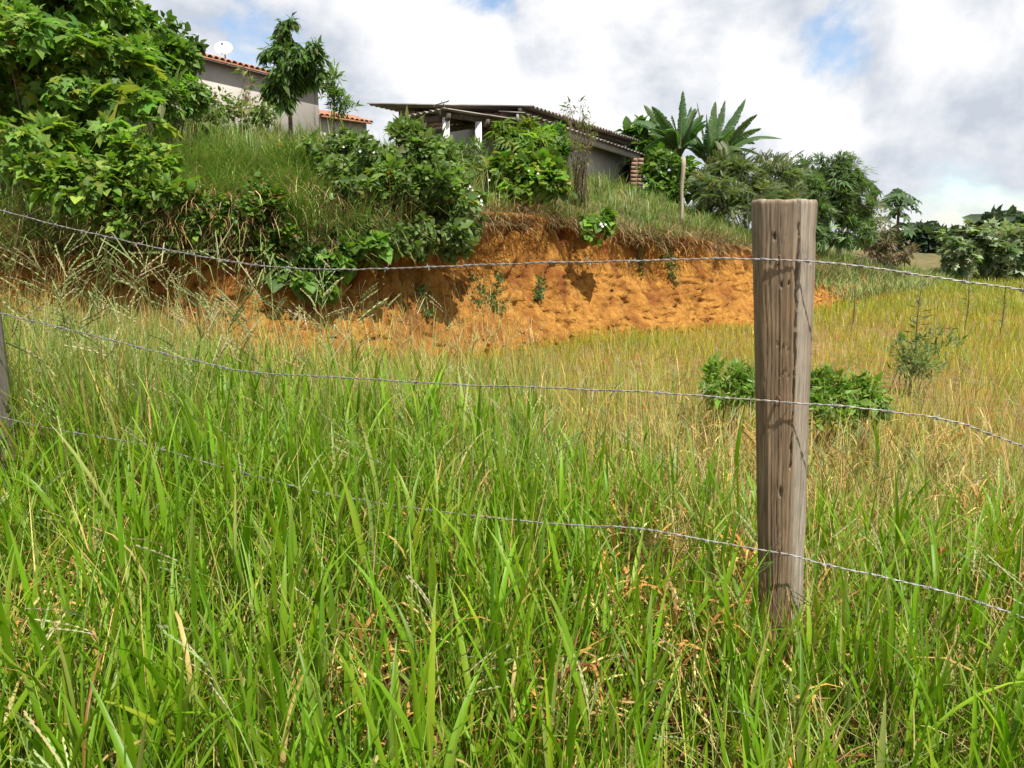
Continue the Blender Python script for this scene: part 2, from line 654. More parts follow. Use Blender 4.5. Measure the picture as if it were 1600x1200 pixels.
zb = field_z(bx, by) + T * bh + 0.05 * vnoise(S * 4, T * 5, seed=61) * sstep(0.05, 0.2, Tc) * (1 - sstep(0.9, 1, Tc))
zb[-2] = TOPZ + 0.02
zb[-1] = TOPZ - 0.1
bvx = bx + LN[K, 0] * o_
bvy = by + LN[K, 1] * o_
ns = len(LS)
ii = np.arange(len(tt) - 1)[:, None] * ns
jj = np.arange(ns - 1)[None, :]
bf = np.stack([ii + jj, ii + jj + 1, ii + ns + jj + 1, ii + ns + jj], -1).reshape(-1, 4)
bank = mk('earth_bank', np.column_stack([bvx.ravel(), bvy.ravel(), zb.ravel()]), bf, M['soil'], smooth=False)
tag(bank, 'steep cut bank of crumbling orange earth behind the field', 'earth bank', kind='structure')


def bank_pt(px, py):
    """point of the bank surface seen at a photo pixel (nearest surface vertex to the ray)"""
    P = np.column_stack([bvx.ravel(), bvy.ravel(), zb.ravel()])
    a = at(px, py, 10.0) - Vector((0, 0, CAMZ))
    a = np.array(a.normalized())
    q = P - np.array([0, 0, CAMZ])
    t = q @ a
    d = np.linalg.norm(q - t[:, None] * a, axis=1) / np.maximum(t, 1)
    d[t < 2] = 9
    k = d.argmin()
    return Vector(P[k]), Vector((*LN[k % ns], 0))


# ------------------------------------------------------------------ blades and leaves
def blades(base, length, width, az, lean, curl, seg=4, wide=False, taper=0.75, droop_pow=1.4, roll=None, belly=0.25):
    """ribbons that rise from base, lean by `lean` and bend by `curl` towards azimuth az"""
    n = len(base)
    t = np.linspace(0, 1, seg + 1)
    th = lean[:, None] + curl[:, None] * t[None, :] ** droop_pow
    ds = length[:, None] / seg
    thm = 0.5 * (th[:, 1:] + th[:, :-1])
    r = np.concatenate([np.zeros((n, 1)), np.cumsum(np.sin(thm) * ds, 1)], 1)
    z = np.concatenate([np.zeros((n, 1)), np.cumsum(np.cos(thm) * ds, 1)], 1)
    h = np.stack([np.cos(az), np.sin(az), np.zeros(n)], 1)
    c = base[:, None, :] + h[:, None, :] * r[..., None]
    c[..., 2] += z
    ra = az + np.pi / 2 if roll is None else az + np.pi / 2 + roll
    sidev = np.stack([np.cos(ra), np.sin(ra), np.zeros(n)], 1)
    if np.isscalar(taper):
        prof = np.minimum(1.0, belly + t * 2.2) * np.maximum(1 - t ** (1 / (1 - taper + 1e-3) if taper < 1 else 3), 0.04)
    w = width[:, None] * prof[None, :] * 0.5
    if wide:
        tv = np.stack([np.sin(th) * h[:, None, 0], np.sin(th) * h[:, None, 1], np.cos(th)], -1)
        nv = np.cross(tv, sidev[:, None, :])
        lft = c - sidev[:, None, :] * w[..., None] + nv * (w * 0.45)[..., None]
        rgt = c + sidev[:, None, :] * w[..., None] + nv * (w * 0.45)[..., None]
        v = np.stack([lft, c, rgt], 2)
        k = 3
    else:
        v = np.stack([c - sidev[:, None, :] * w[..., None], c + sidev[:, None, :] * w[..., None]], 2)
        k = 2
    v = v.reshape(n, (seg + 1) * k, 3)
    fl = []
    for a in range(seg):
        for b in range(k - 1):
            fl.append([a * k + b, a * k + b + 1, (a + 1) * k + b + 1, (a + 1) * k + b])
    fl = np.array(fl)
    f = (np.arange(n)[:, None, None] * ((seg + 1) * k) + fl[None]).reshape(-1, 4)
    tcol = np.repeat(t, k)
    return v.reshape(-1, 3), f, tcol, c


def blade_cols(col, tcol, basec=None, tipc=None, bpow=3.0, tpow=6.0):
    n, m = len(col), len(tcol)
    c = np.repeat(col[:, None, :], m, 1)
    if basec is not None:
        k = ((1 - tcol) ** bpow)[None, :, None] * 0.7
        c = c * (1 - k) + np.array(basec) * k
    if tipc is not None:
        k = (tcol ** tpow)[None, :, None] * 0.8
        c = c * (1 - k) + np.asarray(tipc)[..., None, :] * k
    return c.reshape(-1, 3)


def palette(n, cols, weights, jit=0.16, rs=None):
    rs = rs or RS
    cols = np.array(cols, float)
    k = rs.choice(len(cols), n, p=np.array(weights) / np.sum(weights))
    c = cols[k] * np.exp(rs.normal(0, jit, (n, 1))) * np.exp(rs.normal(0, jit * 0.35, (n, 3)))
    return np.clip(c, 0.003, 0.9)


class Pile:
    """several ribbon / leaf batches joined into one mesh"""
    def __init__(s):
        s.v, s.c, s.f3, s.f4, s.n = [], [], [], [], 0

    def add(s, v, f, c):
        (s.f3 if f.shape[1] == 3 else s.f4).append(f + s.n)
        s.v.append(v)
        s.c.append(c)
        s.n += len(v)

    def build(s, name, mat, parent=None, smooth=True):
        fs = [np.concatenate(q) for q in (s.f3, s.f4) if q]
        return mk(name, np.concatenate(s.v), fs, mat, parent, np.concatenate(s.c), smooth)


def frames(ydir, zdir):
    y = ydir / (np.linalg.norm(ydir, axis=1)[:, None] + 1e-9)
    x = np.cross(y, zdir)
    x /= np.linalg.norm(x, axis=1)[:, None] + 1e-9
    z = np.cross(x, y)
    return np.stack([x, y, z], 2)          # columns


def scatter(tv, tf, pos, R, scale):
    n, m = len(pos), len(tv)
    sc = np.asarray(scale)
    sc = sc[:, None, None] if sc.ndim == 1 else sc[:, None, :]
    v = np.einsum('nij,nmj->nmi', R, tv[None] * sc) + pos[:, None, :]
    f = (np.arange(n)[:, None, None] * m + tf[None]).reshape(-1, tf.shape[1])
    return v.reshape(-1, 3), f


def t_oval(w=0.34, fold=0.07, droop=0.14):
    v = [(0, 0, 0), (0, .35, -.01), (0, .7, -droop * .45), (0, 1, -droop), (-w * .8, .22, fold), (w * .8, .22, fold), (-w, .5, fold), (w, .5, fold), (-w * .55, .78, fold - droop * .5), (w * .55, .78, fold - droop * .5)]
    f = [(0, 5, 1), (5, 7, 1), (7, 2, 1), (7, 9, 2), (9, 3, 2), (0, 1, 4), (4, 1, 6), (6, 1, 2), (6, 2, 8), (8, 2, 3)]
    return np.array(v, float), np.array(f)


def t_small(w=0.36, fold=0.07, droop=0.14):
    v = [(0, 0, 0), (0, .45, -.02), (0, 1, -droop), (-w, .38, fold), (w, .38, fold), (-w * .55, .76, fold - droop * .5), (w * .55, .76, fold - droop * .5)]
    f = [(0, 4, 1), (4, 6, 1), (6, 2, 1), (0, 1, 3), (3, 1, 5), (5, 1, 2)]
    return np.array(v, float), np.array(f)


def t_lance(w=0.13, droop=0.2):
    v = [(0, 0, 0), (-w, .4, .03), (w, .4, .03), (0, .45, -.02), (0, 1, -droop)]
    f = [(0, 2, 3), (0, 3, 1), (2, 4, 3), (1, 3, 4)]
    return np.array(v, float), np.array(f)


def t_palmate(lobes=5, spread=125, w=0.16, droop=0.22, notch=0.0):
    v, f = [(0, 0, 0)], []
    for k in range(lobes):
        a = math.radians(-spread + 2 * spread * k / (lobes - 1))
        L = 1.0 - 0.35 * abs(k - (lobes - 1) / 2) / ((lobes - 1) / 2)
        dx, dy = math.sin(a), math.cos(a)
        b = len(v)
        v += [(dx * L * .55 - dy * w, dy * L * .55 + dx * w, .05 - droop * .2), (dx * L * .55 + dy * w, dy * L * .55 - dx * w, .05 - droop * .2),
              (dx * L * .5, dy * L * .5, 0 - droop * .2), (dx * L, dy * L, -droop)]
        f += [(0, b + 1, b + 2), (0, b + 2, b), (b + 1, b + 3, b + 2), (b + 2, b + 3, b)]
    return np.array(v, float), np.array(f)


def t_lobed():
    """broad leaf cut into three to five pointed lobes"""
    pts = [(0.0, 0.0), (.20, .02), (.46, .20), (.30, .34), (.50, .66), (.22, .60), (0, 1.0), (-.22, .60), (-.50, .66), (-.30, .34), (-.46, .20), (-.20, .02)]
    v = [(x, y, 0.10 * abs(x) - 0.22 * y * y - 0.12 * (abs(x) > .4)) for x, y in pts] + [(0, .33, -.05)]
    f = [(i, (i + 1) % 12, 12) for i in range(12)]
    return np.array(v, float), np.array([(a, b, c) for a, b, c in f])


def t_pinnate(pairs=9, ll=0.26, lw=0.045, droop=0.35):
    v, f = [], []
    for k in range(pairs):
        t = 0.12 + 0.88 * k / pairs
        z = -droop * t * t
        for s in (-1, 1):
            b = len(v)
            l = ll * (1 - 0.55 * abs(t - 0.45))
            v += [(0, t, z), (s * l * .5, t + .05 + lw, z + .03), (s * l * .5, t + .02 - lw, z + .02), (s * l, t + .12, z - .03)]
            f += [(b, b + 2, b + 1), (b + 1, b + 2, b + 3)]
    b = len(v)
    v += [(-.008, 0, 0), (.008, 0, 0), (0, 1, -droop)]
    f += [(b, b + 1, b + 2)]
    return np.array(v, float), np.array(f)


def t_tuft(n=7, seed=1):
    """a small fan of ribbon leaves, for far foliage"""
    r = np.random.RandomState(seed)
    v, f = [], []
    for k in range(n):
        a = r.uniform(-1.2, 1.2)
        b = len(v)
        L = r.uniform(.7, 1)
        z = r.uniform(-.35, .35)
        dx, dy = math.sin(a), math.cos(a)
        w = .055
        v += [(0, 0, 0), (dx * L * .5 - dy * w, dy * L * .5 + dx * w, z * .5 + .03), (dx * L * .5 + dy * w, dy * L * .5 - dx * w, z * .5 + .03), (dx * L, dy * L, z - .12)]
        f += [(b, b + 2, b + 1), (b + 1, b + 2, b + 3)]
    return np.array(v, float), np.array(f)


def unit(n, rs):
    v = rs.normal(0, 1, (n, 3))
    return v / np.linalg.norm(v, axis=1)[:, None]


def shrub(name, label, cat, base, blobs, nleaf, tmpl, size, cols, wts, seed, nclump=40, crad=0.28, droop=0.35, group=None, mat='leaf', bark='bark', singles=0, stems=10, stem_r=0.018, trunk=None, jit=0.18, foliage='foliage', up=0.9, shell=0.55, sizejit=0.38, twig=True):
    rs = np.random.RandomState(seed)
    root = thing(name, tuple(base), label, cat, group)
    base = np.array(base, float)
    vols = np.array([r[0] * r[1] * r[2] for _, r in blobs]) ** 0.75
    cl, cn, cr = [], [], []
    for (c, r), v in zip(blobs, vols / vols.sum()):
        k = max(3, int(nclump * v))
        d = unit(k, rs)
        rad = shell + (1 - shell) * rs.rand(k) ** 0.6
        p = np.array(c) + d * np.array(r) * rad[:, None] * 0.86
        cl.append(p)
        cn.append(d)
        cr.append(np.full(k, crad * np.mean(r)))
    cl, cn, cr = np.concatenate(cl), np.concatenate(cn), np.concatenate(cr)
    cr = cr * rs.uniform(0.6, 1.35, len(cr))
    w = cr ** 1.6
    pick = rs.choice(len(cl), nleaf, p=w / w.sum())
    u = unit(nleaf, rs)
    pos = cl[pick] + u * (cr[pick] * rs.rand(nleaf) ** 0.45)[:, None]
    cbr = np.exp(rs.normal(0, 0.13, len(cl)))
    ydir = cn[pick] * 0.55 + u * 0.5 + rs.normal(0, 0.5, (nleaf, 3))
    ydir[:, 2] -= droop
    zdir = rs.normal(0, 0.45, (nleaf, 3)) + cn[pick] * 0.35
    zdir[:, 2] += up
    R = frames(ydir, zdir)
    scl = size * np.exp(rs.normal(0, sizejit, nleaf))
    col = palette(nleaf, cols, wts, jit, rs) * cbr[pick][:, None]
    tv, tf = tmpl
    order = np.argsort(np.linalg.norm(pos - np.array([0, 0, CAMZ]), axis=1) - 0.0)
    one = np.zeros(nleaf, bool)
    if singles:
        one[rs.permutation(order[:singles * 3])[:singles]] = True
    b = ~one
    v, f = scatter(tv, tf, pos[b], R[b], scl[b])
    fo = mk(foliage, v, f, M[mat], root, np.repeat(col[b], len(tv), 0))
    if singles:
        fo['kind'] = 'stuff'
        mats = []
        for q in range(4):
            cc = palette(1, cols, wts, jit * 0.6, rs)[0]
            mats.append(mesh_data('leaf', tv, tf, M[mat], np.tile(cc, (len(tv), 1))))
        for q, k in enumerate(np.nonzero(one)[0]):
            o = bpy.data.objects.new('leaf', mats[q % 4])
            COL.objects.link(o)
            o.parent = root
            mtx = Matrix([[*(R[k][i] * scl[k]), pos[k][i] - base[i]] for i in range(3)] + [[0, 0, 0, 1]])
            o.matrix_local = mtx
    # stems
    mb = MB()
    top = cl[rs.permutation(len(cl))[:stems]]
    if trunk is not None:
        trunk_top, tr0, tr1 = trunk
        tb = MB()
        tp = [base - np.array([0, 0, .1]) + (np.array(trunk_top) - base + np.array([0, 0, .1])) * t + np.array([rs.normal(0, .02), rs.normal(0, .02), 0]) * (0 < t < 1) for t in np.linspace(0, 1, 6)]
        tb.tube(tp, np.linspace(tr0, tr1, 6), 8)
        tb.build('trunk', M[bark], root, True)
        root0 = np.array(trunk_top)
        for p in top:
            s = base + (root0 - base) * rs.uniform(0.45, 1.0)
            mid = (s + p) / 2 + np.array([0, 0, -.06])
            mb.tube([s, mid, p], [stem_r, stem_r * .7, stem_r * .3], 5)
        mb.build('branches', M[bark], root, True)
    elif stems:
        for p in top:
            s = base + np.append(rs.normal(0, .08, 2), -.08)
            mid = s * .45 + p * .55 + np.array([rs.normal(0, .05), rs.normal(0, .05), .12 * np.linalg.norm(p - s)])
            mb.tube([s, (s + mid) / 2, mid, p], [stem_r, stem_r * .85, stem_r * .6, stem_r * .3], 5)
        mb.build('stems', M[bark], root, True)
    return root


def frustum_x(y, n, rs, mrg=0.9, k=0.72):
    return (rs.rand(n) * 2 - 1) * (k * y + mrg)


# ------------------------------------------------------------------ fence
def fence_post(label, cx, cy, z0, z1, r0, r1, lean, facets, col_fn, crack=None, holes=(), staples=(), na=210, nz=290, seed=3):
    root = thing('fence_post', (cx, cy, z0), label, 'fence post', 'fence posts holding the barbed wire')
    a = np.linspace(0, 2 * np.pi, na, endpoint=False) - np.pi
    z = np.linspace(z0 - 0.35, z1, nz)
    A, Z = np.meshgrid(a, z)
    rr = np.zeros_like(A)
    for ang, d in facets:
        rr += np.maximum(np.cos(A - math.radians(ang)) / d, 0) ** 13
    rr = rr ** (-1 / 13.0)
    t = np.clip((Z - z0) / (z1 - z0), 0, 1)
    R = (r0 + (r1 - r0) * t ** 1.2) * rr
    R *= 1 + 0.025 * fbm(np.cos(A) * 1.5, np.sin(A) * 1.5, Z * 2.5, seed=seed, octv=3)
    # long grain furrows
    warp = 0.05 * vnoise(Z * 6, A * 2, seed=seed + 4)
    R += 0.0017 * fbm((A + warp) * 14, Z * 1.6, seed=seed + 7, octv=4, gain=0.6)
    g = np.abs(vnoise((A + warp * 2) * 7, Z * 1.1, seed=seed + 9))
    R -= 0.0026 * np.clip(1 - g / 0.06, 0, 1)
    dark = np.ones_like(R)
    if crack:
        (p_top, p_bot, zlo, wt, dep) = crack
        u = np.clip((z1 - Z) / (z1 - zlo), 0, 1)
        pc = np.radians(p_top + (p_bot - p_top) * u) + 0.035 * vnoise(Z * 9, 0 * Z, seed=77) + 0.02 * vnoise(Z * 30, 0 * Z, seed=78)
        hw = wt * (1 - 0.75 * u) * (0.75 + 0.35 * vnoise(Z * 14, 0 * Z, seed=79))
        k = np.clip(1 - np.abs(A - pc) * R / np.maximum(hw, 1e-4), 0, 1) * (Z > zlo)
        R -= dep * np.minimum(1, k * 2.6) * (1 - 0.6 * u)
    Zw = Z + 0.012 * vnoise(A * 9, Z * 0 + 3, seed=66) + 0.004 * vnoise(A * 30, Z * 0, seed=67)
    for (pa, pz, ra, dz_, dep) in holes:
        Zq = Zw if ra > dz_ else Z
        q = ((A - math.radians(pa)) * R / ra) ** 2 + ((Zq - pz) / dz_) ** 2
        R -= dep * np.clip(1.25 - q, 0, 1)
    R[-1] -= 0.004
    sx, sy = lean
    X = cx + R * np.cos(A) + sx * (t - 0.0)
    Y = cy + R * np.sin(A) + sy * (t - 0.0)
    Zt = Z + (0.004 * fbm(np.cos(A) * 3, np.sin(A) * 3, seed=5, octv=3)) * (t > 0.995)
    v = np.column_stack([X.ravel(), Y.ravel(), Zt.ravel()])
    i = np.arange(nz - 1)[:, None] * na
    j = np.arange(na)[None, :]
    f = np.stack([i + j, i + (j + 1) % na, i + na + (j + 1) % na, i + na + j], -1).reshape(-1, 4)
    col = col_fn(A, Z, t).reshape(-1, 3)
    # top: rings towards the heart
    ring = v[-na:]
    cen = ring.mean(0)
    vs, cs_, fs = [v], [col], [f]
    last = (nz - 1) * na
    n0 = len(v)
    for kq, q in enumerate((0.75, 0.45, 0.15)):
        vv = cen + (ring - cen) * q + np.column_stack([np.zeros(na), np.zeros(na), 0.003 * vnoise(ring[:, 0] * 60 * q, ring[:, 1] * 60 * q, seed=kq)])
        vs.append(vv)
        cs_.append(np.tile([0.24, 0.21, 0.18], (na, 1)))
        jj_ = np.arange(na)
        fs.append(np.stack([last + jj_, last + (jj_ + 1) % na, n0 + (jj_ + 1) % na, n0 + jj_], -1))
        last, n0 = n0, n0 + na
    vs.append(cen[None] - [[0, 0, .002]])
    cs_.append([[0.2, 0.17, 0.15]])
    jj_ = np.arange(na)
    tri = np.stack([last + jj_, last + (jj_ + 1) % na, np.full(na, n0)], -1)
    mk('post_body', np.concatenate(vs), [np.concatenate(fs), tri], M['post'], root, np.concatenate(cs_))
    for (p, nrm) in staples:
        p, nrm = Vector(p), Vector(nrm).normalized()
        mb = MB()
        up = Vector((0.1, 0, 1)).normalized()
        pts = [p - up * .013 - nrm * .03, p - up * .012 + nrm * .003, p - up * .006 + nrm * .008, p + up * .006 + nrm * .008, p + up * .012 + nrm * .003, p + up * .013 - nrm * .03]
        mb.tube(pts, .0021, 6)
        mb.build('staple', M['rust'], root, True)
    return root


PY = 2.2                                             # ground distance of the right post
ptop, pbot = at(1224, 313, PY), at(1219, 990, PY)
zb0 = fz(pbot.x, PY) - 0.02
slope_x = (ptop.x - pbot.x) / (ptop.z - pbot.z)
px0 = pbot.x - slope_x * (pbot.z - zb0)


def line_pt(px, py, A, B):
    """where the ray through a pixel crosses the vertical plane over plan line A-B"""
    u, v = (px - 800) / FPX, (600 - py) / FPX
    k = u / (_cp + v * _sp)
    m = (B[0] - A[0]) / (B[1] - A[1])
    Y = (A[0] - m * A[1]) / (k - m)
    return at(px, py, Y)


RF = 0.076
FL = [(-2.06, 3.00), (at(1218, 600, PY - RF - .006).x, PY - RF - .006), (1.34, 1.96)]
WPIX = [
    [(0, 328), (80, 350), (150, 366), (230, 384), (310, 400), (400, 414), (500, 421), (600, 420), (700, 416), (800, 412), (900, 409), (1000, 407), (1100, 404), (1218, 406)],
    [(0, 489), (30, 497), (150, 525), (230, 546), (310, 565), (400, 582), (560, 591), (700, 600), (830, 605), (1000, 612), (1110, 620), (1218, 628)],
    [(0, 651), (15, 655), (90, 672), (225, 695), (340, 728), (450, 757), (560, 781), (690, 800), (860, 818), (1000, 826), (1110, 846), (1218, 864)],
    [(0, 826), (120, 853), (300, 893), (480, 930), (640, 960), (780, 985), (930, 1028), (1080, 1062), (1218, 1090)],
]
WPIX_R = [
    [(1300, 411), (1400, 424), (1500, 439), (1600, 453), (1720, 470), (1900, 492)],
    [(1300, 633), (1400, 644), (1500, 661), (1600, 697), (1720, 725), (1900, 775)],
    [(1300, 884), (1400, 906), (1500, 932), (1600, 965), (1720, 1005), (1900, 1060)],
    [(1300, 1110), (1400, 1137), (1600, 1215), (1720, 1270), (1900, 1340)],
]


def catmull(P, n=14):
    P = [np.array(tuple(p)) for p in P]
    out = []
    for i in range(len(P) - 1):
        p0, p1, p2, p3 = P[max(i - 1, 0)], P[i], P[i + 1], P[min(i + 2, len(P) - 1)]
        for t in np.linspace(0, 1, n, endpoint=False):
            out.append(0.5 * ((2 * p1) + (-p0 + p2) * t + (2 * p0 - 5 * p1 + 4 * p2 - p3) * t * t + (-p0 + 3 * p1 - 3 * p2 + p3) * t ** 3))
    out.append(P[-1])
    return np.array(out)


def barb_mesh():
    mb = MB()
    th = np.linspace(0, 4.2 * np.pi, 26)
    mb.tube(np.column_stack([np.linspace(-.005, .005, 26), .0042 * np.cos(th), .0042 * np.sin(th)]), .0012, 5)
    mb.tube([(-.005, .0042, 0), (-.006, .009, -.004), (-.008, .017, -.009)], [.0012, .0012, .0004], 5)
    mb.tube([(.005, -.004, .001), (.006, -.009, .005), (.008, -.016, .011)], [.0012, .0012, .0004], 5)
    return mesh_data('barb', np.concatenate(mb.v), [np.concatenate(mb.f3), np.concatenate(mb.f4)], M['wire'])


BARB = barb_mesh()
wire_names = ['topmost barbed wire strand, stapled near the top of the posts', 'barbed wire strand second from the top, crossing the post at mid height',
              'barbed wire strand third from the top, half sunk in the grass', 'lowest barbed wire strand, almost hidden in the tall grass']
wire_at_post = []
for wi in range(4):
    pts = [line_pt(px, py, FL[0], FL[1]) for px, py in WPIX[wi]]
    wire_at_post.append(pts[-1].copy())
    d = pts[0] - pts[1]
    lead = [pts[0] + d.normalized() * s + Vector((0, 0, -0.02 * s)) for s in (2.4, 1.4, .6)]
    lead = [Vector((p.x, p.y, p.z)) for p in lead]
    pr = [line_pt(px, py, FL[1], FL[2]) for px, py in WPIX_R[wi]]
    dr = (pr[-1] - pr[-2]).normalized()
    pr += [pr[-1] + dr * s - Vector((0, 0, .01 * s)) for s in (.5, 1.1, 1.8)]
    C = catmull(lead + pts + pr, 16)
    seg = np.linalg.norm(np.diff(C, axis=0), axis=1)
    D = np.concatenate([[0], np.cumsum(seg)])
    s = np.arange(0, D[-1], 0.009)
    P = np.column_stack([np.interp(s, D, C[:, k]) for k in range(3)])
    P[:, 2] += 0.0015 * vnoise(s * 20, 0 * s, seed=wi + 90)
    Tn = np.gradient(P, axis=0)
    Tn /= np.linalg.norm(Tn, axis=1)[:, None]
    U = np.cross(Tn, [0, 0, 1.0])
    U /= np.linalg.norm(U, axis=1)[:, None]
    Wv = np.cross(U, Tn)
    root = thing('barbed_wire', tuple(P[len(P) // 2]), wire_names[wi], 'barbed wire', 'strands of the barbed wire fence')
    ph = s * 2 * np.pi / 0.055
    for q in (0, np.pi):
        v, f = tube(P + (U * np.cos(ph + q)[:, None] + Wv * np.sin(ph + q)[:, None]) * 0.0015, 0.00145, 5)
        mk('strand', v, f, M['wire'], root)
    k0 = 0.05 + 0.07 * (wi % 3)
    while k0 < s[-1] - .02:
        k = int(k0 / 0.009)
        o = bpy.data.objects.new('barb', BARB)
        COL.objects.link(o)
        o.parent = root
        rz = random.uniform(0, 6.28)
        R_ = Matrix((tuple(Tn[k]), tuple(U[k]), tuple(Wv[k]))).transposed() @ Matrix.Rotation(rz, 3, 'X')
        mt = R_.to_4x4()
        mt.translation = Vector(P[k]) - Vector(root.location)
        o.matrix_local = mt
        k0 += random.uniform(0.105, 0.14)


def col_right(A, Z, t):
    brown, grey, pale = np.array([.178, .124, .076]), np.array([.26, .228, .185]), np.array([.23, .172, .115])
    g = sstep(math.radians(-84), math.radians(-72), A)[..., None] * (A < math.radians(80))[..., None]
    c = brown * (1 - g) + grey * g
    top = sstep(0.80, 1.0, t + 0.06 * vnoise(A * 6, Z * 3, seed=8))[..., None]
    c = c * (1 - 0.45 * top) + grey * 0.45 * top
    st = sstep(0.1, 0.7, vnoise(A * 9, Z * 0.8, seed=18))[..., None]
    c = c * (1 - 0.45 * st) + pale * 0.45 * st
    dk = sstep(0.15, 0.8, vnoise(A * 5 + 3, Z * 2.0, seed=28))[..., None]
    c = c * (1 - 0.25 * dk)
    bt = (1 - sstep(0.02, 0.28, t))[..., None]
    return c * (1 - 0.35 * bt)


def col_left(A, Z, t):
    c = np.ones(A.shape + (1,)) * np.array([.13, .115, .10])
    st = sstep(0.0, 0.7, vnoise(A * 8, Z * 1.2, seed=38))[..., None]
    return c * (1 - 0.4 * st)


wz = [p.z for p in wire_at_post]
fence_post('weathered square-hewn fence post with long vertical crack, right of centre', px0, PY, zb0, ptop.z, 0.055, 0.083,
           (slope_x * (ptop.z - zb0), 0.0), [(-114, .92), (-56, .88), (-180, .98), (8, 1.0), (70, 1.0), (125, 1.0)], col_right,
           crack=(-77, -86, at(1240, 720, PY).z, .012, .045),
           holes=[(-112, at(0, 443, PY).z, .004, .006, .012), (-97, at(0, 440, PY).z, .003, .004, .01), (-127, at(0, 370, PY).z, .004, .008, .012),
                  (-110, at(0, 536, PY).z, .022, .003, .006), (-102, at(0, 575, PY).z, .018, .0025, .006), (-111, at(0, 760, PY).z, .006, .014, .008), (-137, at(0, 420, PY).z, .012, .014, -.003)],
           staples=[((p.x, p.y + .004, p.z), (-0.05, -1, 0)) for p in wire_at_post])
lp = at(-50, 390, 3.09)
fence_post('grey fence post at the left edge behind tall seeding grass', lp.x, 3.09, fz(lp.x, 3.09), at(-50, 318, 3.09).z, 0.082, 0.082, (0, 0),
           [(-90, .95), (-25, .95), (35, 1), (95, 1), (155, 1), (-150, .96)], col_left, na=90, nz=130, seed=43,
           staples=[(tuple(line_pt(-26, w[0][1] - 6, FL[0], FL[1]) + Vector((0, .004, 0))), (0, -1, 0)) for w in WPIX])


# ------------------------------------------------------------------ buildings
def corr(p0, along, down, ncorr, amp=0.026, th=0.007, per=10):
    """a corrugated sheet: waves along `along`, straight along `down`"""
    p0, along, down = Vector(p0), Vector(along), Vector(down)
    n = along.cross(down).normalized()
    if n.z < 0:
        n = -n
    m = ncorr * per + 1
    v = []
    for lay in (0, 1):
        for d in (0, 1):
            for k in range(m):
                v.append(p0 + along * (k / (m - 1)) + down * d + n * (amp * math.sin(2 * math.pi * k / per) - th * lay))
    f = []
    for k in range(m - 1):
        a, b, c, d = k, k + 1, m + k + 1, m + k
        f.append([a, b, c, d])
        f.append([2 * m + d, 2 * m + c, 2 * m + b, 2 * m + a])
        f.append([a, 2 * m + a, 2 * m + b, b])
        f.append([d, c, 2 * m + c, 2 * m + d])
    f.append([0, m, 3 * m, 2 * m])
    f.append([m - 1, 3 * m - 1, 4 * m - 1, 2 * m - 1])
    return np.array([tuple(q) for q in v]), np.array(f)


def wall_quad(a, b, zlo, zhi_a, zhi_b, th, inward):
    """upright wall from a to b (plan), thickness towards `inward`"""
    a, b, i = Vector((a[0], a[1], 0)), Vector((b[0], b[1], 0)), Vector((inward[0], inward[1], 0)).normalized() * th
    z = lambda p, h: Vector((p.x, p.y, h))
    return MB().hexa([z(a, zlo), z(b, zlo), z(b + i, zlo), z(a + i, zlo), z(a, zhi_a), z(b, zhi_b), z(b + i, zhi_b), z(a + i, zhi_a)])


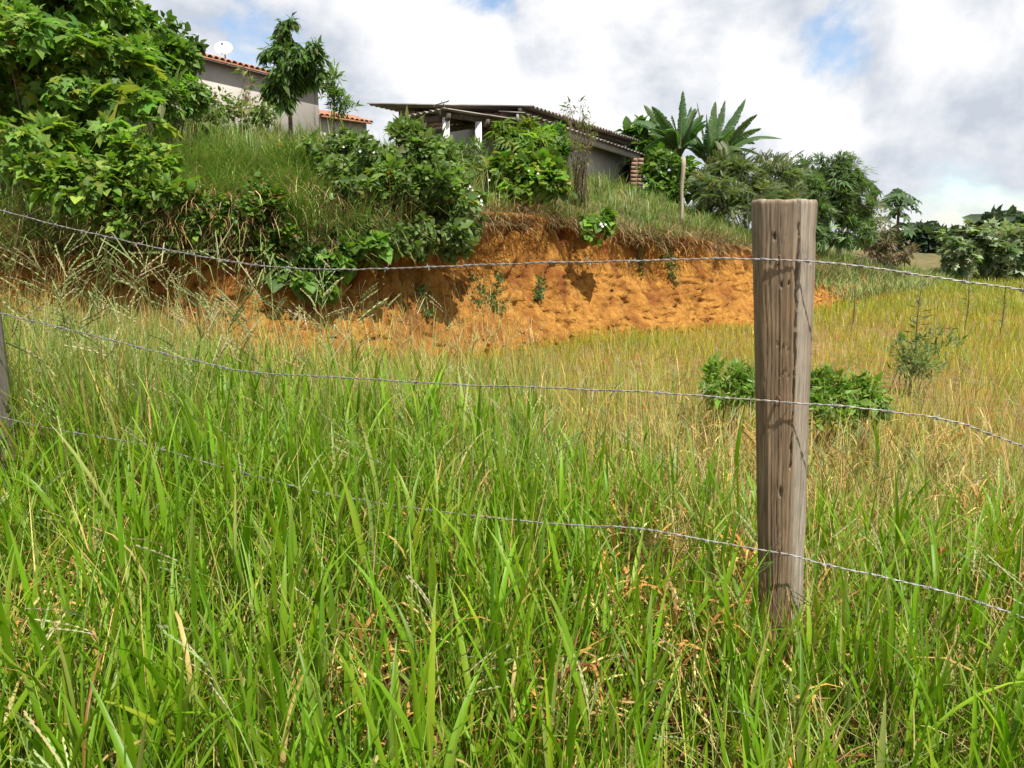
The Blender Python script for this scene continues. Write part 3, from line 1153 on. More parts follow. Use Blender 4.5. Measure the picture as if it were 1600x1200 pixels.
def build_shed():
    A, B, C = at(832, 166, 17.0), at(580, 162, 18.8), at(1000, 219, 22.7)
    C.z = A.z
    Dv = B + (C - A)
    rootp = ((A + C) / 2)
    gz = hz(rootp.x, rootp.y)
    root = thing('shed', (rootp.x, rootp.y, gz), 'low grey shed with corrugated roof and open porch on the hill', 'shed')
    al, dn = C - A, A - B
    nsh = 6
    for k in range(nsh):
        p0 = B + al * (k / nsh) + Vector((0, 0, 0.004 * (k % 2)))
        v, f = corr(p0 - dn * 0.03, al * (1.03 / nsh), dn * 1.03, 6)
        mk('roof_sheet', v, f, M['fibro'], root, smooth=False)
    # walls, set back from the eaves
    aln, dnn = al.normalized(), dn.normalized()
    a = A - dnn * 0.45 + aln * 0.35
    c = C - dnn * 0.45 + aln * 0.12
    b = B + dnn * 0.5 + aln * 0.35
    d = Dv + dnn * 0.5 - aln * 0.35
    zl = 1.8
    plan = lambda p: (p.x, p.y)
    zr = lambda p: A.z - (p - A).dot(dnn) * dnn.z + (p - A).dot(dnn) * 0 - 0.06
    za, zbk = a.z - 0.08, b.z - 0.08
    side_w = wall_quad(plan(a), plan(c), zl, za - .02, za - .02, 0.15, plan(-dnn)).build('side_wall', M['render'], root)
    wall_quad(plan(b), plan(a), zl, zbk - 0.40, za - 0.40, 0.15, plan(aln)).build('front_wall', M['render'], root)
    wall_quad(plan(b), plan(d), zl, zbk - .02, zbk - .02, -0.15, plan(-dnn)).build('back_wall', M['render'], root)
    # brick infill above the porch: courses of single bricks in front of a mortar backing
    fw = wall_quad(plan(b + aln * .03), plan(a + aln * .03), min(zbk, za) - .38, zbk - .02, za - .02, 0.1, plan(aln)).build('brick_infill', M['mortar'], root)
    bl, bhh = 0.24, 0.15
    length = (a - b).length
    dirb = (a - b).normalized()
    me = None
    for r in range(2):
        x = (r % 2) * bl * -0.5
        while x < length - 0.05:
            x0, x1 = max(x + .006, 0.01), min(x + bl - .006, length - .01)
            x += bl
            if x1 - x0 < .05:
                continue
            top0 = (zbk - .03) + (za - zbk) * ((x0 + x1) / 2 / length)
            z1 = top0 - r * (bhh + .012)
            p = b + dirb * x0
            q = b + dirb * x1
            o3 = -aln * random.uniform(.004, .010)
            o3.z = 0
            bk = aln * .032
            bk.z = 0
            p.z = q.z = 0
            zz0, zz1 = Vector((0, 0, z1 - bhh)), Vector((0, 0, z1))
            MB().hexa([p + o3 + zz0, q + o3 + zz0, q + bk + zz0, p + bk + zz0, p + o3 + zz1, q + o3 + zz1, q + bk + zz1, p + bk + zz1]).build('brick', M['brick'], fw)
    # ring beam and rafter under the side eave
    off = -dnn * 0.0
    e0, e1 = A - dnn * .30 + Vector((0, 0, -.10)), C - dnn * .30 + Vector((0, 0, -.10))
    MB().bar(e0, e1, .08, .12).build('eave_beam', M['timber'], root)
    # lower lean-to roof along the side wall
    l0 = line_pt(806, 181, plan(a), plan(c))
    l0 = at(815, 183, 16.75)
    l1 = at(1004, 246, 22.9)
    out = Vector((dnn.x, dnn.y, -.12)).normalized()
    la = l1 - l0
    for k in range(5):
        v, f = corr(l0 - out * .55 + la * (k / 5) + Vector((0, 0, .09 + .004 * (k % 2))), la * (1.02 / 5), out * .6, 6, amp=.02)
        mk('lean_to_sheet', v, f, M['fibro'], root, smooth=False)
    MB().bar(l0 - out * .10 + Vector((0, 0, -.02)), l1 - out * .10 + Vector((0, 0, -.02)), .05, .15).build('fascia_board', M['concrete'], root)
    # brick pier at the far end
    pb = at(994, 262, 22.6)
    pier = MB().bar((pb.x, pb.y, zl + .6), (pb.x, pb.y, pb.z + .22), .34, .34, up=(0, 1, 0)).build('brick_pier', M['mortar'], root)
    zc = pb.z + .2
    for r in range(9):
        for s in (-1, 1):
            x0 = pb.x + s * .09
            MB().bar((x0 - .08, pb.y - .164, zc - r * .11), (x0 + .08, pb.y - .164, zc - r * .11), .03, .095).build('brick', M['brick'], pier)
            MB().bar((pb.x + .164, pb.y + s * .09 - .08, zc - r * .11), (pb.x + .164, pb.y + s * .09 + .08, zc - r * .11), .03, .095).build('brick', M['brick'], pier)
    pw0, pw1 = Vector((c.x, c.y, 0)) + dnn * .02, Vector((pb.x, pb.y + .1, 0))  # added dark panel standing in for the shaded recess between wall and pier
    wall_quad((pw0.x, pw0.y), (pw1.x, pw1.y), zl, pb.z + .12, pb.z + .12, .06, plan(-dnn)).build('recess_shade_panel', M['timber'], root)
    # porch
    P1, P2, P3 = at(694, 169, 15.5), at(628, 181, 16.7), at(822, 190, 17.0)
    P3.z = P1.z - .02
    P2.z = P1.z + .03
    e1v, e2v = P3 - P1, P2 - P1
    for k in range(2):
        v, f = corr(P1 + e1v * (k / 2) * .99 + Vector((0, 0, .005 * k)), e1v * .01 + e2v * 1.0, e1v * .51, 7, amp=.022)
        mk('porch_sheet', v, f, M['fibro'], root, smooth=False)
    dz = Vector((0, 0, -.075))
    MB().bar(P1 + dz + e2v * .1, P3 + dz + e2v * .1, .05, .13).build('porch_beam', M['timber'], root)
    MB().bar(P1 + dz + e2v * .5 + e1v * .05, P3 + dz + e2v * .5, .05, .1).build('porch_beam', M['timber'], root)
    MB().bar(P1 + dz * 1.9 + e1v * .06, P1 + dz * 1.9 + e1v * .06 + e2v * 1.4, .06, .13).build('porch_rafter', M['timber'], root)
    MB().bar(P1 + dz * 1.9 + e1v * .52, P1 + dz * 1.9 + e1v * .52 + e2v * 1.4, .06, .13).build('porch_rafter', M['timber'], root)
    for px_, fr in ((700, .07), (752, .45)):
        q = P1 + e1v * fr + e2v * .1
        MB().bar((q.x, q.y, hz(q.x, q.y) - .3), (q.x, q.y, P1.z - .14), .13, .13, up=(0, 1, 0)).build('porch_post', M['whitepost'], root)
    # an old metal bracket on the porch corner
    return root, P1


SHED, PORCH = build_shed()
r_ = thing('antenna', (PORCH.x, PORCH.y + .05, PORCH.z), 'bent little metal antenna on the corner of the porch roof', 'antenna')
k_ = Vector((PORCH.x, PORCH.y + .05, PORCH.z))
MB().tube([k_ + Vector((0, 0, -.02)), k_ + Vector((.0, 0, .06)), k_ + Vector((-.05, 0, .13))], .012, 6).build('mast', M['steel'], r_, True)
MB().tube([k_ + Vector((-.22, .1, .07)), k_ + Vector((.10, -.05, .14))], .01, 6).build('boom', M['steel'], r_, True)
for q in (-.18, -.09, .0, .07):
    c_ = k_ + Vector((q, -q * .45, .105 + q * .22))
    MB().tube([c_ + Vector((-.02, -.08, -.03)), c_ + Vector((.02, .08, .03))], .006, 5).build('element', M['steel'], r_, True)


def tile_mesh(L=0.42, R0=0.085):
    v, f = [], []
    n = 7
    for lay in (0, 1):
        for d in (0, 1):
            for k in range(n):
                a = math.pi * k / (n - 1)
                r = (R0 if d == 0 else R0 * .86) - lay * .013
                v.append((r * math.cos(a), d * L, r * math.sin(a) * .85))
    for k in range(n - 1):
        f += [[k + 1, k, n + k, n + k + 1], [2 * n + k, 2 * n + k + 1, 3 * n + k + 1, 3 * n + k], [k, k + 1, 2 * n + k + 1, 2 * n + k]]
    return mesh_data('tile', v, np.array(f), M['tile'])


TILE = tile_mesh()


def tiled_house(name, label, E1, E2, depth, rows, wallmat, slope=0.27, right_end=True, ext=1.0):
    """wall along E1-E2 under a row of barrel tiles; E are the eave ends"""
    d = (E2 - E1)
    d.z = 0
    Lh = d.length
    d.normalize()
    back = Vector((-d.y, d.x, 0))
    root = thing(name, tuple((E1 + E2) / 2 - Vector((0, 0, 2.2))), label, 'house')
    a, b = E1 + back * .12, E2 + back * .12 - d * .05
    zl = E1.z - 2.9
    mb = wall_quad((a.x, a.y), (b.x, b.y), zl, E1.z - .045, E2.z - .045, .18, back)
    mb.build('front_wall', M[wallmat], root)
    b2 = b + back * depth
    w = wall_quad((b.x + .003 * d.x, b.y + .003 * d.y), (b2.x, b2.y), zl, E2.z - .10, E2.z - .10 + depth * slope * .5, .18, -d)
    w.build('end_wall', M[wallmat], root)
    s0, s1 = E1 + Vector((0, 0, -.09)) - back * .09, E2 + Vector((0, 0, -.09)) - back * .09
    up = back * (depth * .5 + .09) + Vector((0, 0, (depth * .5 + .09) * slope))
    n = Vector((0, 0, .05))
    roof = MB().hexa([s0, s1, s1 + up, s0 + up, s0 + n, s1 + n, s1 + up + n, s0 + up + n]).build('roof', M['tile'], root)
    tdir = up.normalized()
    xx = d
    zn = xx.cross(tdir)
    if zn.z < 0:
        zn = -zn
    n_t = int(Lh / .195)
    for r in range(rows):
        for k in range(n_t + 1):
            o = bpy.data.objects.new('tile', TILE)
            COL.objects.link(o)
            o.parent = roof
            p = E1 + d * (k * .195) + tdir * (r * .36 - .1) + zn * (-.015 + random.uniform(0, .012))
            R_ = Matrix((tuple(xx), tuple(tdir), tuple(zn))).transposed() @ Matrix.Rotation(random.uniform(-.04, .04), 3, 'Z')
            mt = R_.to_4x4()
            mt.translation = p - Vector(OFF[roof.name])
            o.matrix_local = mt
    return root


E2 = at(503, 134, 24.0)
E1 = at(306, 87, 20.0)
E1.z = E2.z
dE = (E1 - E2).normalized()
HOUSE = tiled_house('house', 'cement-rendered house wall under orange barrel tiles behind the young tree', E1 + dE * 1.6, E2, 6.0, 5, 'plaster')
F2 = at(578, 191, 26.5)
F1 = at(500, 178, 25.0)
F2.z = F1.z = (F1.z + F2.z) / 2
tiled_house('house', 'small far house with only its orange tile eave showing beside the shed', F1, F2, 4.0, 3, 'plaster')

dp = at(350, 77, 21.7)
r_ = thing('satellite_dish', (dp.x, dp.y, dp.z - .42), 'white satellite dish on a thin mast above the tiled roof', 'satellite dish')
nrm = Vector((.12, -1, .45)).normalized()
ux = nrm.cross(Vector((0, 0, 1))).normalized()
uy = ux.cross(nrm)
v, f = [], []
for lay in (0, 1):
    for k in range(7):
        rr = .235 * k / 6
        for j in range(28):
            a = 2 * math.pi * j / 28
            v.append(tuple(dp + ux * rr * math.cos(a) + uy * rr * .82 * math.sin(a) + nrm * (rr * rr * 1.1 - lay * .012)))
for k in range(6):
    for j in range(28):
        a, b = k * 28 + j, k * 28 + (j + 1) % 28
        f += [[a, b, b + 28, a + 28], [196 + a + 28, 196 + b + 28, 196 + b, 196 + a]]
for j in range(28):
    a, b = 168 + j, 168 + (j + 1) % 28
    f.append([a, b, 196 + b, 196 + a])
mk('reflector', v, np.array(f), M['dish'], r_)
MB().tube([dp + Vector((0, .05, -.44)), dp + Vector((0, .05, -.02))], .016, 8).build('mast', M['steel'], r_, True)
MB().tube([dp - uy * .19 + nrm * .05, dp + nrm * .22 - uy * .02], .008, 6).build('feed_arm', M['steel'], r_, True)
MB().tube([dp + nrm * .25, dp + nrm * .19], [.03, .022], 8).build('feed_horn', M['steel'], r_, True)

# masonry gable half hidden by the creeper, upper left
g0, g1 = at(170, 30, 15.5), at(292, 78, 16.5)
gl = Vector((g1.x, g1.y, 0)) - Vector((g0.x, g0.y, 0))
r_ = thing('garden_wall', (g0.x, g0.y, hz(g0.x, g0.y)), 'bare grey masonry wall under the creeper, upper left', 'wall')
wall_quad((g0.x, g0.y), (g1.x, g1.y), hz(g0.x, g0.y) - .3, g0.z, g1.z, .2, (-gl.y, gl.x)).build('masonry', M['render'], r_)
MB().bar(g0 + Vector((0, .1, .03)), g1 + Vector((0, .1, .03)), .26, .06).build('coping', M['concrete'], r_)

# wooden stake on the lip of the bank
sp_t, SY = at(1068, 246, 15.6), 15.6
sx = at(1065, 322, SY)
r_ = thing('wooden_stake', (sx.x, SY, sx.z - .1), 'thin split wooden stake standing on the grassy lip of the bank', 'stake')
mb = MB()
pts = [np.array([sx.x + (sp_t.x - sx.x) * t + .012 * math.sin(t * 9), SY + .01 * math.cos(t * 7), sx.z - .35 + (sp_t.z - sx.z + .35) * t]) for t in np.linspace(0, 1, 9)]
mb.tube(pts, [.034, .034, .036, .034, .034, .037, .040, .044, .038], 7)
mb.build('shaft', M['stake'], r_, False)

# boards lying at the far end of the field
for q, (px_, py_, w_, lab) in enumerate([(1440, 401, 1.9, 'longer pale weathered board lying at the far end of the field'), (1450, 406, 1.5, 'shorter pale weathered board lying at the far end of the field')]):
    c = at(px_, py_, 58.0 - 2 * q)
    r_ = thing('board', (c.x, c.y, c.z - .1), lab, 'board', 'boards at the far end of the field')
    MB().bar(c + Vector((-w_ / 2, .1, .03)), c + Vector((w_ / 2, -.1, -.03)), .2, .05).build('plank', M['plank'], r_)
    MB().bar((c.x - w_ * .3, c.y + .2, fz(c.x, c.y) - .05), (c.x - w_ * .3, c.y + .2, c.z - .02), .5, .2, up=(0, 1, 0)).build('support_block', M['timber'], r_)
    MB().bar((c.x + w_ * .3, c.y + .2, fz(c.x, c.y) - .05), (c.x + w_ * .3, c.y + .2, c.z - .04), .5, .2, up=(0, 1, 0)).build('support_block', M['timber'], r_)
# ------------------------------------------------------------------ shrubs and trees
G_BRIGHT, G_MID, G_DARK = (.145, .255, .03), (.095, .18, .026), (.06, .12, .022)
G_YEL, G_PALE, G_GREY = (.21, .26, .04), (.16, .24, .08), (.12, .17, .09)
T_OVAL, T_OVALW, T_LANCE, T_LOBED = t_oval(), t_oval(.44, .06, .2), t_lance(), t_lobed()
T_SMALL = t_small()
T_PALM5, T_PALM7, T_PIN, T_TUFT = t_palmate(5, 120, .15), t_palmate(7, 140, .10, .35), t_pinnate(), t_tuft()


def V3(p):
    return (p.x, p.y, p.z)


def blob(px, py, Y, rx, ry=None, rz=None):
    """ellipsoid at a pixel, radii rx, rz in photo pixels, depth radius in metres"""
    k = Y / FPX
    rz = rx if rz is None else rz
    ry = rx * k if ry is None else ry
    return (V3(at(px, py, Y)), (rx * k, ry, rz * k))


def on_hill(px, Y, dz=0.0):
    x = at(px, 300, Y).x
    return (x, Y, hz(x, Y) + dz)


shrub('tall_shrub', 'tall bright green shrub with lobed leaves filling the upper left corner', 'shrub', on_hill(70, 9.6),
      [blob(70, 110, 9.4, 125, .9, 120), blob(170, 95, 9.6, 80, .6, 85), blob(195, 200, 9.1, 70, .5, 70), blob(40, 235, 8.1, 110, .5, 60), blob(-110, 80, 9.5, 120, .9, 160), blob(110, 10, 9.9, 90, .7, 60), blob(60, -60, 10, 120, .8, 70)],
      17000, T_LOBED, .11, [(.15, .27, .045), (.10, .20, .035), G_YEL, (.3, .2, .03)], [5, 4, 2.2, .12], 101, nclump=190, crad=.24, singles=280, stems=22, stem_r=.022, shell=.35)
shrub('hanging_shrub', 'leafy shrub with heart-shaped leaves spilling over the bank below the tall shrub', 'shrub', on_hill(180, 8.3, .1),
      [blob(215, 262, 8.1, 60, .35, 42), blob(130, 290, 7.8, 60, .35, 38), blob(60, 275, 7.75, 42, .3, 30), blob(255, 320, 7.85, 45, .25, 40)],
      3600, T_SMALL, .075, [G_BRIGHT, G_MID, G_YEL], [4, 4, 2], 102, nclump=50, crad=.33, singles=120, stems=12)
shrub('climbing_vine', 'dark green creeper draped over the grey wall, upper left', 'vine', on_hill(265, 14.8),
      [blob(245, 50, 15.2, 38, .35, 24), blob(285, 85, 15.4, 30, .3, 42), blob(250, 110, 14.6, 50, .4, 40), blob(225, 30, 15.3, 20, .3, 14)],
      4200, T_SMALL, .11, [G_DARK, G_MID, G_BRIGHT], [5, 4, 1], 103, nclump=50, crad=.4, stems=8)
shrub('feathery_sapling', 'light green treetop poking over the tall shrub at the top edge', 'tree', on_hill(185, 12.5),
      [blob(180, 15, 12.5, 26, .3, 34), blob(160, 60, 12.4, 30, .3, 30)], 700, T_OVAL, .12, [G_BRIGHT, G_MID], [1, 1], 104, nclump=18, crad=.4, stems=6, trunk=(V3(at(178, 40, 12.5)), .03, .015))
shrub('spreading_shrub', 'low pale green shrub on the slope in front of the creeper', 'shrub', on_hill(260, 12.3),
      [blob(240, 150, 12.2, 60, .5, 24), blob(290, 150, 12.6, 36, .4, 18)], 1500, T_PALM5, .13, [G_BRIGHT, G_PALE, G_MID], [3, 3, 3], 105, nclump=40, crad=.35, stems=10)

shrub('slope_weed', 'low olive weeds under the house wall beside the creeper', 'weed', on_hill(340, 15.5),
      [blob(330, 165, 15.2, 40, .5, 16), blob(385, 178, 15.8, 40, .5, 14), blob(300, 185, 14.4, 30, .4, 14)], 1500, T_SMALL, .085, [(.12, .16, .05), G_MID, (.16, .2, .07), (.25, .2, .1)], [3, 3, 2, 1], 141, nclump=60, crad=.4, stems=16, stem_r=.006)
shrub('slope_weed', 'bushy weed on the slope just left of the dark bush', 'weed', on_hill(440, 10.8),
      [blob(440, 290, 10.4, 40, .35, 22), blob(470, 250, 10.8, 34, .35, 24), blob(410, 320, 9.8, 34, .3, 20)], 1300, T_LANCE, .10, [(.12, .18, .05), G_MID, (.18, .22, .07), (.26, .2, .1)], [3, 3, 2, .7], 142, nclump=50, crad=.42, stems=14, stem_r=.006, droop=.1)
shrub('slope_weed', 'leafy weed tops in front of the shed porch posts', 'weed', on_hill(665, 13.2),
      [blob(640, 205, 13.2, 34, .35, 16), blob(690, 240, 12.9, 40, .35, 18), blob(735, 245, 13.1, 26, .3, 18)], 1100, T_LANCE, .11, [(.10, .16, .045), G_MID, (.17, .21, .08)], [3, 3, 2], 143, nclump=50, crad=.42, stems=16, stem_r=.006, droop=-.2)

# dark bush hanging over the cut, with white flowers
MB_ = shrub('overhanging_bush', 'dark glossy bush with white flowers overhanging the orange bank', 'bush', on_hill(640, 10.3),
            [blob(610, 245, 9.9, 105, .5, 52), blob(650, 320, 9.4, 105, .5, 75), blob(545, 300, 9.3, 70, .4, 65), blob(490, 360, 8.9, 45, .3, 45), blob(530, 225, 10.2, 50, .4, 30), blob(700, 290, 9.9, 60, .4, 60), blob(600, 375, 9.0, 70, .35, 42), blob(690, 375, 9.3, 55, .35, 38), blob(742, 345, 9.9, 30, .3, 34)],
            15000, T_SMALL, .068, [(.11, .18, .04), (.085, .145, .035), (.16, .22, .07), (.3, .17, .03)], [5, 3, 3, .06], 106, nclump=170, crad=.25, singles=260, stems=22, shell=.45)
rsf = np.random.RandomState(5)
fv, ff = t_palmate(5, 145, .30, -.25)
FLOWER = mesh_data('flower', fv, ff, M['petal'], np.tile([.78, .77, .74], (len(fv), 1)))


def flowers(root, spots, size, n, spread):
    for (px_, py_, Y) in spots:
        for k in range(n):
            p = at(px_ + rsf.normal(0, spread), py_ + rsf.normal(0, spread), Y - .02)
            o = bpy.data.objects.new('flower', FLOWER)
            COL.objects.link(o)
            o.parent = root
            q = Vector((rsf.normal(0, .3), -1, .5 + rsf.normal(0, .2))).to_track_quat('Z', 'Y')
            s = size * rsf.uniform(.7, 1.2)
            o.matrix_local = Matrix.Translation(p - Vector(root.location)) @ q.to_matrix().to_4x4() @ Matrix.Scale(s, 4)


flowers(MB_, [(733, 293, 9.5), (741, 306, 9.5), (748, 318, 9.5)], .022, 4, 3)
flowers(MB_, [(538, 228, 9.3), (563, 236, 9.3), (590, 237, 9.3)], .02, 1, 2)
shrub('creeping_vine', 'light green creeper with round leaves along the lip under the dark bush', 'vine', on_hill(560, 9.0, .0),
      [blob(520, 400, 8.45, 50, .22, 16), blob(575, 388, 8.6, 40, .2, 18), blob(470, 425, 8.2, 38, .16, 22), blob(500, 450, 8.15, 20, .12, 26), blob(430, 410, 8.2, 30, .2, 24)],
      1500, T_OVALW, .085, [G_BRIGHT, (.10, .20, .04), G_MID], [3, 3, 2], 107, nclump=40, crad=.4, singles=60, stems=10, stem_r=.008)
shrub('roadside_creeper', 'tangled small-leaved creeper hanging down the left part of the bank', 'vine', on_hill(350, 8.2, .0),
      [blob(330, 345, 8.0, 46, .2, 50), blob(400, 340, 8.15, 50, .2, 55), blob(285, 362, 7.85, 26, .12, 26), blob(440, 375, 8.15, 40, .2, 36), blob(200, 340, 7.85, 50, .2, 40)],
      5200, T_SMALL, .055, [G_DARK, G_MID, G_BRIGHT, (.2, .14, .05)], [3, 4, 2, 1.5], 108, nclump=70, crad=.4, stems=14, stem_r=.008, shell=.3)

CB = shrub('drooping_shrub', 'yellow-green shrub with drooping fingered leaves in front of the shed porch', 'shrub', on_hill(800, 13.2),
           [blob(815, 205, 13.2, 24, .3, 16), blob(785, 222, 13.2, 26, .3, 26), blob(825, 232, 13.1, 40, .35, 28), blob(800, 270, 12.9, 40, .35, 28)],
           1500, T_PALM7, .15, [(.12, .20, .03), G_BRIGHT, G_YEL], [4, 3, 2], 109, nclump=34, crad=.34, singles=110, stems=10, droop=.8)
shrub('round_shrub', 'fresh green round shrub in front of the long shed wall', 'shrub', on_hill(862, 14.6),
      [blob(862, 222, 14.6, 36, .35, 18), blob(850, 240, 14.3, 30, .3, 16)], 1300, T_OVAL, .09, [G_BRIGHT, (.07, .19, .03), G_MID], [4, 4, 2], 110, nclump=40, crad=.4, stems=8)
LB = shrub('leafy_shrub', 'leafy shrub with white flowers on the lip left of the bare bank', 'shrub', on_hill(825, 12.3, .0),
           [blob(815, 265, 12.4, 55, .35, 26), blob(840, 290, 12.2, 40, .3, 24), blob(805, 308, 12.0, 36, .28, 18), blob(868, 270, 12.4, 24, .3, 16)],
           2600, T_OVALW, .095, [G_BRIGHT, G_MID, G_YEL, (.35, .22, .02)], [3, 4, 1.5, .1], 111, nclump=60, crad=.34, singles=60, stems=10)
flowers(LB, [(827, 271, 11.9), (838, 272, 11.9), (762, 281, 12.0)], .026, 1, 3)
WP = shrub('flowering_creeper', 'small creeper with a few white flowers hanging on the bare bank', 'vine', on_hill(925, 12.6, .0),
           [blob(935, 345, 12.3, 24, .14, 14), blob(928, 365, 12.15, 14, .1, 18), blob(948, 358, 12.3, 14, .1, 10), blob(915, 340, 12.4, 16, .1, 12)],
           420, T_OVALW, .085, [G_MID, G_BRIGHT], [3, 2], 112, nclump=24, crad=.45, stems=7, stem_r=.007)
flowers(WP, [(941, 352, 12.05)], .032, 4, 4)
shrub('dry_weed', 'tall airy brown weed with bare twigs before the shed wall', 'weed', on_hill(905, 14.2),
      [blob(900, 175, 14.2, 22, .25, 22), blob(912, 210, 14.1, 30, .3, 22), blob(900, 240, 14, 24, .25, 20)], 520, T_LANCE, .07, [(.14, .12, .05), G_MID, (.2, .16, .08)], [3, 3, 2], 113, nclump=34, crad=.3, stems=30, stem_r=.009)

# hanging strips of ivy on the bare bank
for q, (trail, lab) in enumerate([
        ([(968, 345), (985, 365), (992, 392), (998, 425)], 'ivy strip hanging down the bare bank, the left one of three'),
        ([(1005, 345), (1022, 372), (1032, 398), (1045, 430)], 'ivy strip hanging down the bare bank, the middle one of three'),
        ([(1030, 355), (1040, 385), (1042, 412), (1048, 440)], 'ivy strip hanging down the bare bank, nearest the big post of three'),
        ([(835, 432), (838, 450), (833, 466)], 'small ivy patch low on the bare bank'),
        ([(775, 425), (768, 445), (760, 470), (778, 480)], 'thin ivy trail in the shaded part of the bank'),
        ([(655, 445), (650, 470), (660, 490)], 'dark ivy trail under the overhanging bush'),
        ([(735, 430), (742, 450), (730, 470)], 'short ivy trail where the bank turns into sun')]):
    rs = np.random.RandomState(300 + q)
    P = [bank_pt(*p) for p in trail]
    pts = catmull([p - n * .03 for p, n in P], 12)
    root = thing('ivy', tuple(pts[-1]), lab, 'ivy')
    mb = MB()
    mb.tube(pts, .006, 5)
    mb.build('stem', M['bark'], root, True)
    n = int(5 * len(pts))
    k = rs.randint(0, len(pts), n)
    pos = pts[k] + rs.normal(0, .045, (n, 3)) - np.array(P[0][1]) * .05
    yd = rs.normal(0, .6, (n, 3))
    yd[:, 2] -= .6
    zd = rs.normal(0, .4, (n, 3)) - np.array(P[0][1])
    v, f = scatter(*T_OVALW, pos, frames(yd, zd), .042 * np.exp(rs.normal(0, .25, n)))
    mk('foliage', v, f, M['leaf'], root, np.repeat(palette(n, [(.07, .13, .03), (.10, .15, .045)], [2, 1], .2, rs), 10, 0))

# young trees by the house
b_ = on_hill(457, 19.5)
shrub('young_tree', 'young dark green tree with drooping leaf clusters before the house wall', 'tree', b_,
      [blob(450, 26, 19.5, 10, .2, 14), blob(449, 46, 19.5, 17, .3, 16), blob(444, 66, 19.5, 24, .3, 14), blob(455, 95, 19.5, 34, .5, 24), blob(478, 88, 19.5, 24, .4, 26), blob(420, 82, 19.5, 20, .3, 14), blob(445, 130, 19.4, 30, .4, 26), blob(490, 110, 19.5, 16, .3, 20), blob(440, 155, 19.4, 20, .3, 16)],
      4200, t_lance(.17, .25), .17, [G_DARK, G_MID, (.12, .11, .05), (.08, .13, .04)], [5, 3, .4, 1], 114, nclump=80, crad=.36, stems=26, stem_r=.02, droop=.9, trunk=(V3(at(450, 60, 19.5)), .06, .02), shell=.25)
shrub('slender_tree', 'slender pale green sapling beside the house corner', 'tree', on_hill(525, 20.5),
      [blob(522, 130, 20.5, 12, .2, 24), blob(528, 158, 20.5, 18, .3, 20), blob(515, 150, 20.5, 12, .2, 18), blob(545, 172, 20.5, 10, .2, 14)],
      1100, T_LANCE, .12, [G_BRIGHT, G_PALE, G_MID], [2, 3, 3], 115, nclump=40, crad=.42, stems=16, stem_r=.010, trunk=(V3(at(522, 120, 20.5)), .025, .008), droop=-.4)
shrub('grass_weed', 'thin seeding weed standing against the house wall', 'weed', on_hill(387, 18.0),
      [blob(386, 110, 18, 8, .15, 26), blob(392, 140, 18, 12, .2, 16)], 120, T_LANCE, .10, [(.25, .2, .1), G_MID], [2, 2], 116, nclump=12, crad=.5, stems=8, stem_r=.008)
shrub('backyard_tree', 'dark leafy tree between the shed roof and the banana plants', 'tree', on_hill(1000, 27),
      [blob(1000, 215, 27, 28, .6, 18), blob(1012, 240, 26.8, 34, .6, 22)], 1500, T_OVAL, .2, [G_DARK, G_MID], [2, 2], 117, nclump=36, crad=.4, stems=8, trunk=(V3(at(1003, 225, 27)), .08, .03))


# bananas
def banana_leaf(base, tip, width, arch, rs, ragged=.5, n=22):
    """long leaf from base to tip, arched, torn between its side veins"""
    base, tip = np.array(base), np.array(tip)
    d = tip - base
    L = np.linalg.norm(d)
    t = np.linspace(0, 1, n + 1)
    c = base + d * t[:, None]
    c[:, 2] += arch * L * np.sin(np.pi * t) ** 1.0
    tg = np.gradient(c, axis=0)
    tg /= np.linalg.norm(tg, axis=1)[:, None]
    sd = np.cross(tg, [0.0, -0.55, .84] if abs(tg[:, 2]).mean() > .75 else [0, 0, 1.0])
    sd /= np.linalg.norm(sd, axis=1)[:, None]
    nn = np.cross(sd, tg)
    tw = rs.uniform(-1.2, 1.2)
    sd2 = sd * math.cos(tw) + nn * math.sin(tw)
    nn = np.cross(sd2, tg)
    w = width * .5 * np.clip(np.minimum((t - .14) / .16, 1), 0.0, 1) * np.clip(1 - t ** 2.6, 0, 1) ** .75
    v, f, col = [], [], []
    cc = np.array(palette(1, [(.05, .115, .03), (.075, .14, .04)], [1, 1], .15, rs)[0])
    for s in (-1, 1):
        drp = rs.uniform(.15, .6)
        for k in range(n):
            if w[k] < .004 and w[k + 1] < .004:
                continue
            gap = rs.rand() < ragged * .9
            dl = rs.normal(0, .12) if gap else 0
            g0, g1 = (rs.uniform(.02, .10), rs.uniform(0, .06)) if gap else (.0, .0)
            b = len(v)
            sag = -drp - abs(dl) * 1.2
            rs_w = rs.uniform(.8, 1.05) if gap else 1.0
            for q, e in ((k, g0), (k + 1, -g1)):
                r = c[q] + (c[min(q + 1, n)] - c[max(q - 1, 0)]) * .5 * 0
                pe = c[q] + tg[q] * e * L / n * .4
                fwd = tg[q] * w[q] * .35
                v += [c[q] + nn[q] * .004, pe + sd2[q] * s * w[q] * .55 + nn[q] * w[q] * .10 + fwd * .5, c[q] + tg[q] * e * L / n * 1.3 + sd2[q] * s * w[q] * rs_w + nn[q] * w[q] * sag * .55 + fwd]
            f += [[b, b + 1, b + 4, b + 3], [b + 1, b + 2, b + 5, b + 4]]
            col += [cc * np.exp(rs.normal(0, .08))] * 6
    return np.array(v), np.array(f), np.array(col), c


